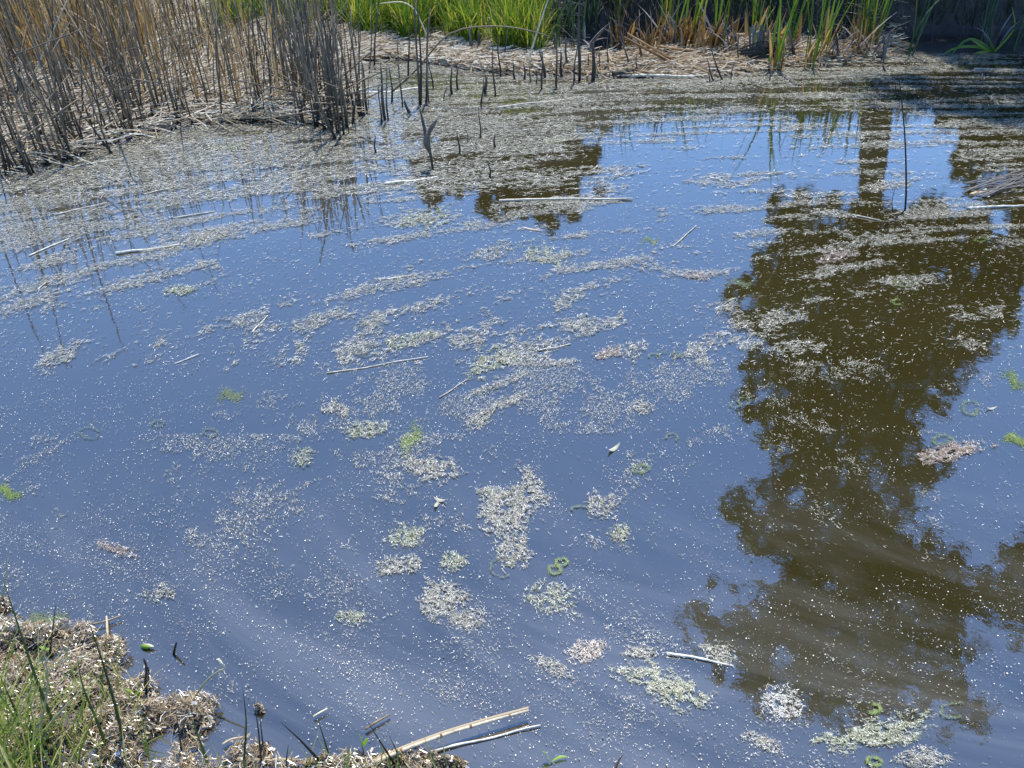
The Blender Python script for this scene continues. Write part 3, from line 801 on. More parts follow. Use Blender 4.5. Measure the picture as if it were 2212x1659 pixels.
for bx, by, tx, ty, hw, lab in stubs:
    g0 = gnd(bx, by); zz = float(height(np.array([g0[:2]]))[0]); g0[2] = 0
    top = upright(g0, tx, ty, random.uniform(-.03, .03)) - g0
    r = hw * .56 * float(np.hypot(g0[1], CAM_H)) / FPX
    s = np.linspace(0, 1, 7)[:, None]
    P = top * s + np.array([1, 0, 0]) * (np.sin(s * 6 + bx) * .006) + np.array([0, 0, -.04]) * (1 - s)
    rad = r * np.array([1.15, 1.25, 1.3, 1.05, .9, .8, .35])
    V, Q = tube(P, rad, 6)
    o = tag(link('reed_stub', mesh('reed_stub', V, Q, M['reed_dark'], True), None, g0),
            lab or named[(bx, by, tx, ty, hw)], 'reed stub',
            None if lab else 'broken reed stubs along the far shore')
# the forked stub
g0 = gnd(935, 366)
pt = lambda x, y: upright(g0, x, y) - g0
root = bpy.data.objects.new('forked_stub', None); COL.objects.link(root); root.location = g0
tag(root, 'forked dark reed stub shaped like a Y standing in the scum', 'reed stub')
for nm, pts, rad in [('stem', [(935, 366), (930, 330), (925, 320)], [.007, .008, .012]), ('sheath', [(928, 326), (922, 315), (921, 295), (924, 285)], [.012, .022, .02, .012]),
                     ('prong', [(922, 300), (913, 262), (907, 232), (905, 228)], [.013, .010, .007, .003]), ('prong', [(924, 292), (933, 272), (945, 257)], [.011, .014, .004])]:
    P = curve_pts([pt(*p) for p in pts], 7)
    V, Q = tube(P, np.interp(np.linspace(0, 1, 7), np.linspace(0, 1, len(rad)), rad), 6)
    link(nm, mesh(nm, V, Q, M['reed_dark'], True), root)
# tall thin single reed on the right
g0 = gnd(1958, 455)
V, Q = tube(curve_pts([(0, 0, -.05)] + [upright(g0, *p) - g0 for p in [(1958, 455), (1957, 330), (1951, 240), (1942, 168)]], 12), np.linspace(.0052, .0022, 12), 6)
tag(link('tall_reed', mesh('tall_reed', V, Q, M['dead_dark'], True), None, g0), 'single tall thin black reed standing in open water on the right', 'reed')
g0 = gnd(1938, 218)
V, Q = tube([upright(g0, 1938, 230) - g0, upright(g0, 1934, 180) - g0, upright(g0, 1933, 172) - g0], [.004, .003, .001], 5)
tag(link('short_reed', mesh('short_reed', V, Q, M['dead_dark'], True), None, g0), 'short thin reed beside the top of the tall black reed', 'reed')

# ------------------------------------------------------------------ cattails on the far bank
def leaf_mesh(L, w, lean, curl, mat, segs=9):
    s = np.linspace(0, 1, segs + 1)
    a = lean + curl * s ** 1.8
    dx = np.sin(a) * L / segs; dz = np.cos(a) * L / segs
    P = np.stack([np.r_[0, np.cumsum(dx)[:-1]], np.zeros(segs + 1), np.r_[0, np.cumsum(dz)[:-1]]], 1)
    wd = w * np.where(s < .1, .75 + 2.5 * s, 1) * np.clip(1.25 - s ** 3 * 1.25, .03, 1)
    return mesh('leaf', *ribbon(P, wd, (.25, 1, 0), .35), mat, True)

def leaf_set(mat):
    return [leaf_mesh(random.uniform(.62, .95), random.uniform(.015, .024), random.uniform(.0, .16), c, mat) for c in (0, .05, .1, .15, .3, .5, 1.0, 1.5)]
leaves_green = leaf_set(M['leaf']); leaves_blue = leaf_set(M['leaf_blue'])
leaves_brown = [leaf_mesh(random.uniform(.18, .42), random.uniform(.014, .03), random.uniform(0, .22), random.uniform(0, .9), M['reed_brown'], 6) for k in range(8)]
leaves_grey = [leaf_mesh(random.uniform(.25, .6), random.uniform(.014, .028), random.uniform(.1, .5), random.uniform(.2, 1.6), M['reed_grey'], 6) for k in range(6)]

def cattail(px, py, n, hscale, label, group=None, kinds=None, extra=None, fan=1.0, name='cattail', cat='cattail', spread=.035):
    g0 = gnd(px, py, .05); g0[2] = float(height(np.array([g0[:2]]))[0]) - .01
    root = bpy.data.objects.new(name, None); COL.objects.link(root); root.location = g0
    tag(root, label, cat, group)
    kinds = kinds or leaves_green
    for k in range(n):
        me = random.choice(kinds[:6]) if random.random() < .85 else random.choice(kinds)
        o = link('leaf', me, root, (random.gauss(0, spread), random.gauss(0, spread * .7), 0))
        side = random.choice((0, math.pi)) + random.gauss(0, .55)
        o.rotation_euler = (0, random.gauss(.02, .07) * fan, side)
        sc = hscale * random.uniform(.72, 1.1); o.scale = (sc * fan, 1, sc)
    for me in (extra or []):
        o = link('leaf', random.choice(me), root, (random.gauss(0, spread * 1.3), random.gauss(0, spread), 0))
        o.rotation_euler = (random.gauss(0, .1), random.gauss(0, .1), random.uniform(0, 6.28))
    return root

br = [leaves_brown] * 7
CT = [(1332, 92, 6, .55, 'yellow-green cattail beside the shaded gap, leftmost of the green row'),
      (1426, 84, 7, .8, 'bright cattail rising from orange-brown dead bases'),
      (1457, 96, 7, .8, 'bright green cattail behind the orange-brown dead clump'),
      (1496, 100, 8, .95, 'bright cattail fanned out between two brown dead clumps'),
      (1564, 104, 8, .9, 'slim cattail with a yellow leaf at its foot right of the brown clump'),
      (1626, 92, 6, .8, 'dull green cattail in shade behind the grey dead bundle'),
      (1641, 112, 4, .7, 'thin cattail in front of the grey dead bundle'),
      (1674, 137, 8, 1.05, 'tall cattail with a brown split base right of the grey bundle'),
      (1712, 104, 6, .8, 'thin green cattail between two tall ones'),
      (1751, 134, 9, 1.1, 'broadest dark green cattail, standing at the water edge'),
      (1768, 118, 7, .95, 'yellow-tinged cattail just behind the broadest one'),
      (1785, 100, 7, .95, 'fresh green cattail right behind the broadest one'),
      (1849, 96, 7, .8, 'yellow-green cattail with short splayed leaves'),
      (1866, 92, 7, .95, 'tall cattail with pale straw at its base'),
      (1887, 98, 8, 1.0, 'cattail beside the slanted grey dead leaf at the shade edge')]
for px, py, n, h, lab in CT:
    cattail(px, py, n, h, lab, 'cattails on the sunny far bank', None, br[:random.randint(3, 7)])
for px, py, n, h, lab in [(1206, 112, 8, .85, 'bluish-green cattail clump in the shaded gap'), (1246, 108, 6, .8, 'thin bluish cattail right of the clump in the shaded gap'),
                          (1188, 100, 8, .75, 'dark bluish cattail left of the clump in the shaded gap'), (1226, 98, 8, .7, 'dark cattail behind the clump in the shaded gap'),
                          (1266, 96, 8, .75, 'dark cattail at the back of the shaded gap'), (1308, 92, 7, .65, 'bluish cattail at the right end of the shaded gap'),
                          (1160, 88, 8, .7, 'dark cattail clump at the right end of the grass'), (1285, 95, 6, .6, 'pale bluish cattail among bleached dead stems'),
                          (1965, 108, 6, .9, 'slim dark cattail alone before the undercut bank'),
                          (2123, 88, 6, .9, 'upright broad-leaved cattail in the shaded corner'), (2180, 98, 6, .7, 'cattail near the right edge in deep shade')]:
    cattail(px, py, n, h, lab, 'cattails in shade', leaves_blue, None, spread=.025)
# the shaded cattail with leaves arched down into the water
g0 = gnd(2147, 114); root = bpy.data.objects.new('cattail', None); COL.objects.link(root); root.location = g0
tag(root, 'shaded cattail with leaves arched over and dipping into the water', 'cattail', 'cattails in shade')
for pts in [[(2147, 112), (2115, 88), (2090, 78), (2070, 100), (2048, 127)], [(2145, 112), (2112, 100), (2080, 100), (2050, 106), (2030, 124)], [(2144, 113), (2120, 100), (2098, 86)],
            [(2146, 113), (2120, 112), (2085, 124)], [(2148, 112), (2138, 90), (2132, 70)], [(2147, 112), (2160, 100), (2195, 60), (2186, 15)]]:
    P = curve_pts([upright(g0, *p, -.02 * k) - g0 for k, p in enumerate(pts)], 10)
    V, Q = ribbon(P, .022 * np.clip(1.2 - np.linspace(0, 1, 10) ** 3, .08, 1), (.2, .4, .9), .3)
    link('leaf', mesh('leaf', V, Q, M['leaf'], True), root)
# filler row behind
for k in range(16):
    px = 1340 + 36 * k + random.uniform(-12, 12)
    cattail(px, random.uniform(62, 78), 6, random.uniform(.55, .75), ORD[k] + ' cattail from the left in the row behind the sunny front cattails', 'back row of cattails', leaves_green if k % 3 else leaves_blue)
# orange-brown dead clumps
for px, py, n, lab in [(1400, 108, 16, 'tan dead cattail clump left of the orange-brown clumps'), (1446, 100, 24, 'broad orange-brown clump of dead cattail leaves'),
                       (1478, 106, 20, 'orange-brown dead clump left of the fanned cattail'), (1532, 108, 26, 'tall brown sheaf of dead cattail leaves'),
                       (1560, 104, 14, 'small orange dead clump beside the slim cattail'), (1668, 122, 12, 'brown split dead cattail base behind the tall cattail'),
                       (1848, 110, 12, 'pale brown dead stubs under the right-hand cattails'), (1345, 104, 12, 'bleached dead clump by the shaded gap')]:
    cattail(px, py, n, 1.0, lab, 'dead cattail clumps', leaves_brown, [leaves_grey] * 3, 1.0, 'dead_cattail', 'dead cattail', .05)
for px, py, lab in [(1276, 110, 'bleached grey tangle of dead stems in front of the shaded gap'), (1590, 112, 'grey tangle of dead leaves left of the dead bundle'),
                    (1705, 122, 'grey broken leaves at the foot of the thin cattail'), (1800, 118, 'grey broken leaves between the broadest cattail and the shade'),
                    (1895, 112, 'slanted grey dead leaves at the edge of the shade'), (2140, 96, 'pale broken stalk crossing behind the arched cattail')]:
    cattail(px, py, 12, .8, lab, 'grey dead leaf tangles', leaves_grey, None, 1.3, 'dead_cattail', 'dead cattail', .06)
# grey dead bundle
root = bpy.data.objects.new('dead_bundle', None); g0 = gnd(1650, 128, .05); COL.objects.link(root); root.location = g0
tag(root, 'dark grey fallen bundle of rotten cattail leaves at the foot of the bank', 'dead cattail')
for k in range(16):
    a = upright(g0, 1600 + random.uniform(-8, 20), 112 + k * 1.3 - 6) - g0; c = upright(g0, 1690 + random.uniform(-20, 10), 92 + k * 2.2 - 6) - g0
    m_ = (a + c) / 2 + np.array([0, -.05 - .01 * (k % 5), .035 - .002 * k])
    V, Q = ribbon(curve_pts([a, m_, c], 8), .013, (0, .4, 1), .5); link('leaf', mesh('leaf', V, Q, M['root'], True), root)
for k in range(9):
    a = upright(g0, 1620 + k * 4, 105) - g0; c = upright(g0, 1624 + k * 4 + random.uniform(-8, 8), 62 + random.uniform(-12, 12)) - g0
    V, Q = ribbon(curve_pts([a, c], 4), .02, (1, .3, 0), .5); link('leaf', mesh('leaf', V, Q, M['reed_grey'], True), root)

# ------------------------------------------------------------------ fallen and floating stalks
def floater(pts, r, mat, label, name='floating_reed', cat='reed', z=.006, group='pale reed stalks floating on the pond', seg=10, lift=None):
    P = gnd(np.array([p[0] for p in pts], float), np.array([p[1] for p in pts], float), z)
    C = curve_pts(P, seg)
    if lift is not None: C[:, 2] += np.interp(np.linspace(0, 1, seg), np.linspace(0, 1, len(lift)), lift)
    ln = np.linalg.norm(C[-1] - C[0]); tt = np.linspace(0, 1, seg); ph = rng.uniform(0, 6.28, 2)
    nrm = np.array([-(C[-1] - C[0])[1], (C[-1] - C[0])[0], 0]) / max(ln, 1e-6)
    C = C + nrm * (ln * (.012 * np.sin(tt * 3.3 + ph[0]) + .004 * np.sin(tt * 11 + ph[1])))[:, None]
    C[:, 2] -= r * .9 * smooth(np.sin(tt * 4.1 + ph[1]), .1, 1)
    o0 = C.mean(0); o0[2] = 0
    rr = r * np.linspace(1.1, .75, seg) * (1 + .12 * np.sin(np.arange(seg) * 2.4))
    V, Q = tube(C - o0, rr, 7)
    return tag(link(name, mesh(name, V, Q, M[mat], True), None, o0), label, cat, group)

for pts, r, lab in [
    ([(1078, 433), (1220, 429), (1366, 428)], .0085, 'brightest floating reed lying level below the dark stub reflections'),
    ([(250, 546), (320, 537), (388, 529)], .0075, 'pale reed floating at the left with a grey scum streak at its tip'),
    ([(705, 804), (815, 788), (926, 771)], .0042, 'long thin reed floating left of the middle of the pond'),
    ([(835, 603), (905, 590)], .0045, 'short reed floating level above the long thin reed'),
    ([(375, 471), (465, 455)], .0055, 'short pale reed in the blue water near the left scum'),
    ([(118, 463), (230, 437)], .0055, 'thin pale reed lying in the far left scum'),
    ([(310, 418), (374, 405)], .006, 'short bright reed between the left scum and the blue water'),
    ([(830, 397), (945, 382)], .0085, 'whitish reed lying just below the forked stub'),
    ([(62, 552), (150, 515)], .0055, 'thin reed slanting through the left scum border'),
    ([(1165, 757), (1232, 742)], .005, 'short reed floating beside a grey scum patch in mid pond'),
    ([(948, 858), (1012, 818)], .0035, 'thin greenish reed slanting beside the long scum streaks'),
    ([(1440, 1410), (1510, 1423), (1585, 1438)], .0062, 'thick white stick floating beside the tree reflection near the bottom'),
    ([(1075, 233), (1260, 208)], .008, 'pale thin reed far out in the grey scum'),
    ([(132, 365), (215, 350), (310, 337)], .007, 'white reed lying along the edge of the left scum'),
    ([(1452, 531), (1505, 487)], .005, 'dull grey reed slanting in the blue water right of centre'),
    ([(775, 204), (905, 189)], .011, 'white reed lying across the blue inlet'),
    ([(545, 716), (578, 680)], .0038, 'short thin reed slanting steeply in the left blue water'),
    ([(430, 765), (375, 785)], .003, 'very thin dark reed in the left blue water'),
    ([(1840, 464), (1905, 476)], .006, 'pale thin reed lying across the tree trunk reflection'),
    ([(2090, 450), (2212, 441)], .008, 'pale reed lying at the right edge below the drift branch'),
    ([(1790, 165), (1850, 162)], .006, 'thin stalk in the scum below the broadest cattail'),
    ([(80, 625), (100, 610)], .005, 'tiny bright stalk at the far left'),
    ([(2105, 148), (2280, 151)], .006, 'long pale stalk lying at the foot of the shaded bank'),
    ([(1950, 92), (2000, 90)], .008, 'pale stalk lying flat before the undercut bank'),
]:
    floater(pts, r * (.8 if r > .0072 else .55), 'bleached', lab, seg=16, z=.007 if r > .0072 else .004)
# fallen stalks on the shore
floater([(1322, 158), (1390, 148), (1452, 134)], .016, 'reed_dark', 'thick dark fallen stalk on the golden litter', 'fallen_stalk', 'stalk', .04, 'fallen stalks on the far shore')
floater([(1298, 158), (1370, 162), (1500, 166)], .011, 'straw', 'whitish stalk lying along the water line of the far shore', 'fallen_stalk', 'stalk', .02, 'fallen stalks on the far shore')
for k, (a, b) in enumerate([((1348, 80), (1440, 130)), ((1355, 72), (1450, 128)), ((1375, 70), (1386, 122)), ((1420, 100), (1500, 110)), ((1434, 56), (1490, 84))]):
    g0 = gnd(b[0], b[1] + 6, .05)
    V, Q = tube([upright(g0, *a) - g0, upright(g0, *b) - g0], [.008, .011], 6)
    tag(link('fallen_stalk', mesh('fallen_stalk', V, Q, M['reed_brown'], True), None, g0), ['uppermost brown stalk of the leaning heap by the bleached clump', 'longest brown stalk sloping down through the leaning heap', 'upright brown stalk in the leaning heap', 'nearly level brown stalk at the foot of the leaning heap', 'brown stalk leaning on the orange-brown clump, rightmost of the heap'][k], 'stalk', 'brown stalks leaning in the litter heap')
# drift branch at the right edge
root = bpy.data.objects.new('drift_branch', None); g0 = gnd(2170, 400); COL.objects.link(root); root.location = g0
tag(root, 'pale twiggy drift branch floating at the right edge', 'branch')
for k in range(24):
    a = gnd(2085 + random.uniform(-5, 70), 425 - random.uniform(0, 35), .012); c = gnd(2190 + random.uniform(0, 90), 385 - random.uniform(-28, 30), .03)
    V, Q = tube(curve_pts([a - g0, (a + c) / 2 - g0 + np.array([0, random.uniform(-.05, .05), .01]), c - g0], 6), np.linspace(.0034, .0012, 6), 5)
    link('twig', mesh('twig', V, Q, M['reed_twig'], True), root)
floater([(2097, 421), (2130, 409)], .009, 'straw_gold', 'golden stalk at the tip of the drift branch', group=None)

# the two long stalks at the near bank
root = bpy.data.objects.new('fallen_stalk', None); g0 = gnd(960, 1600); COL.objects.link(root); root.location = g0
tag(root, 'long pale reed stalk with a yellow upper edge lying out from the near bank', 'stalk')
A = gnd(np.array([780., 860, 960, 1060, 1142]), np.array([1662., 1626, 1590, 1560, 1537]), .022)
A[:, 2] += np.array([.0, .004, .006, .006, .004])
C = curve_pts(A, 18)
V, Q = tube(C - g0, .0047 * np.linspace(1.1, .6, 18) * (1 + .06 * np.sin(np.arange(18) * 1.9)), 8); link('stem', mesh('stem', V, Q, M['pale_stalk'], True), root)
V, Q = ribbon(curve_pts(A + np.array([0, .0045, .0045]), 18) - g0, .004, (0, 1, .6), .2)
link('sheath', mesh('sheath', V, Q, M['straw_gold'], True), root)
for k in (4, 8, 11, 15):
    V, Q = tube(np.array([C[k] - (C[k + 1] - C[k]) * .12, C[k] + (C[k + 1] - C[k]) * .12]) - g0, .0052 * (1.05 - .026 * k), 8); link('node', mesh('node', V, Q, M['reed_brown'], True), root)
floater([(930, 1622), (1010, 1602), (1090, 1588), (1168, 1568)], .0026, 'bleached', 'thin second stalk crusted with white scum beside the long pale one', 'fallen_stalk', 'stalk', .006, None, 16)

# ------------------------------------------------------------------ scum on the water
SW, SK = np.array([3.0, 2.0]), .4                                                   # the slow eddy that the streaks follow
def flow_az(P):
    d = P[:, :2] - SW
    return np.arctan2(-d[:, 1], SK * SK * d[:, 0])                                   # azimuth of the tangent (0 = +y)

def streak(P, k=1.0):
    d = (P[:, :2] - SW) * np.array([SK, 1.0])
    r = np.hypot(d[:, 0], d[:, 1]); th = np.arctan2(d[:, 1], d[:, 0])
    return fbm(r * 15 * k + 40, th * (1.9 + r) * 2.6 * k + 11, 5)

DX = np.array([-300, 0, 316, 632, 948, 1200, 1290, 1400, 1580, 1896, 2212, 2500], float)
DY = np.array([120, 230, 330, 430, 530, 650, 800, 950, 1100, 1250, 1400, 1550, 1700], float)
DT = np.array([
    [.9, .9, .9, .9, .8, .75, .72, .7, .72, .7, .42, .4],
    [.95, .97, .97, .93, .82, .72, .66, .56, .6, .46, .40, .38],
    [.95, .97, .95, .88, .84, .76, .46, .12, .14, .24, .34, .36],
    [.95, .90, .80, .68, .62, .50, .32, .11, .13, .27, .28, .27],
    [.75, .62, .42, .30, .23, .19, .17, .16, .16, .28, .24, .2],
    [.25, .22, .15, .14, .18, .19, .18, .17, .16, .14, .10, .08],
    [.11, .12, .14, .20, .29, .29, .26, .20, .12, .08, .05, .04],
    [.08, .10, .13, .20, .31, .30, .26, .16, .07, .05, .04, .04],
    [.07, .10, .12, .18, .31, .31, .27, .16, .05, .04, .03, .03],
    [.10, .13, .14, .17, .29, .29, .26, .12, .05, .04, .03, .03],
    [.12, .13, .14, .14, .18, .22, .22, .18, .09, .06, .05, .05],
    [.06, .06, .06, .06, .07, .08, .09, .08, .09, .10, .08, .07],
    [.05, .05, .05, .05, .05, .06, .07, .07, .08, .09, .08, .07]])

def density(P):
    px, py = topix(np.column_stack([P[:, :2], np.zeros(len(P))]))
    i = np.clip(np.searchsorted(DX, px) - 1, 0, len(DX) - 2); j = np.clip(np.searchsorted(DY, py) - 1, 0, len(DY) - 2)
    fx = np.clip((px - DX[i]) / (DX[i + 1] - DX[i]), 0, 1); fy = np.clip((py - DY[j]) / (DY[j + 1] - DY[j]), 0, 1)
    return (DT[j, i] * (1 - fx) + DT[j, i + 1] * fx) * (1 - fy) + (DT[j + 1, i] * (1 - fx) + DT[j + 1, i + 1] * fx) * fy, px, py

def on_water(P, m=.0):
    return ~(inside(P, FARPOLY) | inside(P, NEARPOLY))

def water_points(n, ylo, yhi, pos=None):
    y = rng.uniform(ylo, yhi, n)
    x = rng.uniform(-1, 1, n) * (1.0 + .78 * y)
    P = np.column_stack([x, y])
    return P[(rng.random(n) < (1.0 + .78 * y) / (1.0 + .78 * yhi)) & on_water(P)]

scum = GB()
for ylo, yhi, cnt, lr, wr in [(.6, 1.5, 220000, (.002, .009), (.0005, .0011)), (1.5, 2.4, 400000, (.0035, .013), (.0006, .0014)), (2.4, 4.0, 1300000, (.006, .022), (.0009, .0022)), (4.0, 8.4, 1900000, (.008, .046), (.0016, .0042))]:
    P = water_points(cnt, ylo, yhi)
    D, px, py = density(P)
    st = streak(P); cl = fbm(P[:, 0] * 5.5 + 3, P[:, 1] * 5.5, 3); fine = noise2(P[:, 0] * 60, P[:, 1] * 60)
    f = .62 * st + .22 * cl + .16 * fine
    thr = np.interp(D, [0, .1, .2, .3, .6, .9, 1], [.70, .575, .535, .515, .465, .36, .28])
    p = .010 + np.clip((f - thr) / .08, 0, 1) * np.interp(D, [0, .3, .6, 1], [.34, .42, .44, .46])
    ok = rng.random(len(P)) < p
    P = P[ok]; n = len(P)
    az = flow_az(P) + rng.normal(0, .6, n)
    V, Q = fibres(np.column_stack([P, rng.uniform(.002, .007, n)]), rng.uniform(*lr, n), rng.uniform(*wr, n), az, rng.normal(0, .9, n), rng.normal(0, .12, n))
    scum.add(V, Q)
tag(link('floating_scum', scum.mesh('floating_scum', M['scum'])), 'grey-white threads of dead algae drifting in streaks on the water', kind='stuff')

sp = GB()
for ylo, yhi, cnt, sr in [(.6, 2.2, 150000, (.0009, .0036)), (2.2, 4.2, 110000, (.0013, .0046)), (4.2, 8.2, 40000, (.002, .006))]:
    P = water_points(cnt, ylo, yhi)
    st = streak(P, 1.6); D, px, py = density(P)
    ok = rng.random(len(P)) < np.clip(.02 + 3.2 * (st - .44) + .32 * smooth(-P[:, 1], -2.2, -.9) - .25 * smooth(P[:, 1], 2.4, 4), .025, 1) * np.where(px > 1450, .62, 1)
    P = P[ok]; n = len(P)
    s = rng.uniform(0, 1, n) ** 3 * (sr[1] - sr[0]) + sr[0]
    V, Q = flakes(np.column_stack([P, rng.uniform(.002, .006, n)]), s, s * rng.uniform(.6, 1, n), rng.uniform(0, 6.28, n), rng.normal(0, .25, n), rng.normal(0, .25, n))
    sp.add(V, Q)
# drift lines where the film has been drawn out by the slow current
for line, cnt, wd in [([(-60, 1150), (120, 1190), (300, 1243), (480, 1305), (640, 1392), (760, 1452), (900, 1488), (1080, 1535), (1300, 1605), (1480, 1662)], 7500, 7),
                      ([(-60, 1120), (140, 1160), (330, 1215), (520, 1290), (690, 1385), (830, 1440), (1000, 1478), (1190, 1520), (1400, 1590)], 5200, 9),
                      ([(-60, 1210), (150, 1262), (340, 1320), (500, 1392), (620, 1468), (780, 1530), (960, 1580)], 3600, 10),
                      ([(1235, 1262), (1290, 1312), (1360, 1352), (1480, 1402)], 1300, 4), ([(1150, 985), (1185, 1060), (1215, 1120)], 500, 7),
                      ([(940, 1060), (905, 1130), (900, 1200), (940, 1270)], 500, 14)]:
    cnt, wd = int(cnt * .6), wd * 1.35
    lp = curve_pts(gnd(np.array([p[0] for p in line], float), np.array([p[1] for p in line], float)), 60)
    t_ = rng.uniform(0, 58.99, cnt); k_ = t_.astype(int); fr = (t_ - k_)[:, None]
    P = (lp[k_] * (1 - fr) + lp[k_ + 1] * fr)[:, :2]
    zc = (P[:, 1] * CP + CAM_H * SP) / FPX
    P = P + rng.normal(0, 1, (cnt, 2)) * (wd * zc)[:, None] * np.array([.8, 1.1])
    P = P[on_water(P) & (rng.random(cnt) < .25 + 1.2 * smooth(noise2(P[:, 0] * 9, P[:, 1] * 9), .3, .8))]; n = len(P)
    s = .0006 + .0020 * rng.uniform(0, 1, n) ** 3
    V, Q = flakes(np.column_stack([P, rng.uniform(.0015, .004, n)]), s, s * rng.uniform(.6, 1, n), rng.uniform(0, 6.28, n), rng.normal(0, .2, n), rng.normal(0, .2, n))
    sp.add(V, Q)
tag(link('floating_specks', sp.mesh('floating_specks', M['speck'])), 'white specks of fluff and pollen floating all over the pond', kind='stuff')

# ------------------------------------------------------------------ distinct scum mats
def mat_patch(px, py, wpx, hpx, rot, mkey, label, dens=1.0, thick=1.0, lobes=5, lr=None, seed=None):
    c = gnd(px, py); zc = c[1] * CP + CAM_H * SP; dep = -ray(px, py)[2] / math.sqrt(sum(float(v) ** 2 for v in ray(px, py)))
    sx = wpx * zc / FPX / 2; sy = hpx * zc / FPX / 2 / max(dep, .15)
    sc = zc / 2.2
    area = math.pi * sx * sy
    n = int(np.clip(area / (.009 * .0014 * sc * sc) * .74 * dens, 60, 7000))
    q = []
    sh = rng.uniform(0, 50, 2)
    while len(q) < n:
        p = rng.uniform(-1.5, 1.5, (4000, 2))
        r = np.hypot(p[:, 0], p[:, 1])
        w = fbm(p[:, 0] * 1.7 + sh[0], p[:, 1] * 1.7 + sh[1], 4)
        w = .6 * w + .4 * fbm(p[:, 0] * 4.5 + sh[1], p[:, 1] * 4.5 + sh[0], 3)
        ok = rng.random(4000) < smooth(.34 + 1.75 * (w - .22) - r, -.30, .34)
        ok &= (noise2(p[:, 0] * 8 + sh[1], p[:, 1] * 8) > .36)
        q += list(p[ok])
    q = np.array(q[:n])
    ca, sa = math.cos(R(rot)), math.sin(R(rot))
    # the tilt is measured in the picture; the foreshortening is undone on the water plane
    ux, uy = q[:, 0] * wpx / 2, q[:, 1] * hpx / 2
    gx = px + ux * ca + uy * sa; gy = py - (ux * sa - uy * ca)
    P = gnd(gx, gy) - c
    az = flow_az(P + c) + rng.normal(0, .95, n)
    B = np.column_stack([P[:, :2], rng.uniform(.002, .006, n) * thick])
    k = int(n * .86)
    gb = GB()
    gb.add(*fibres(B[:k], rng.uniform(.004, .016, k) * sc, rng.uniform(.0007, .0017, k) * sc, az[:k], rng.normal(0, 1.3, k), rng.normal(0, .1, k)))
    s = rng.uniform(.0010, .0034, n - k) * sc
    gb.add(*flakes(B[k:] + np.array([0, 0, .002]), s * 1.4, s, az[k:], rng.normal(0, .4, n - k), rng.normal(0, .4, n - k)))
    return tag(link('scum_mat', gb.mesh('scum_mat', M[mkey]), None, c), label, 'scum mat', 'drifting scum mats')

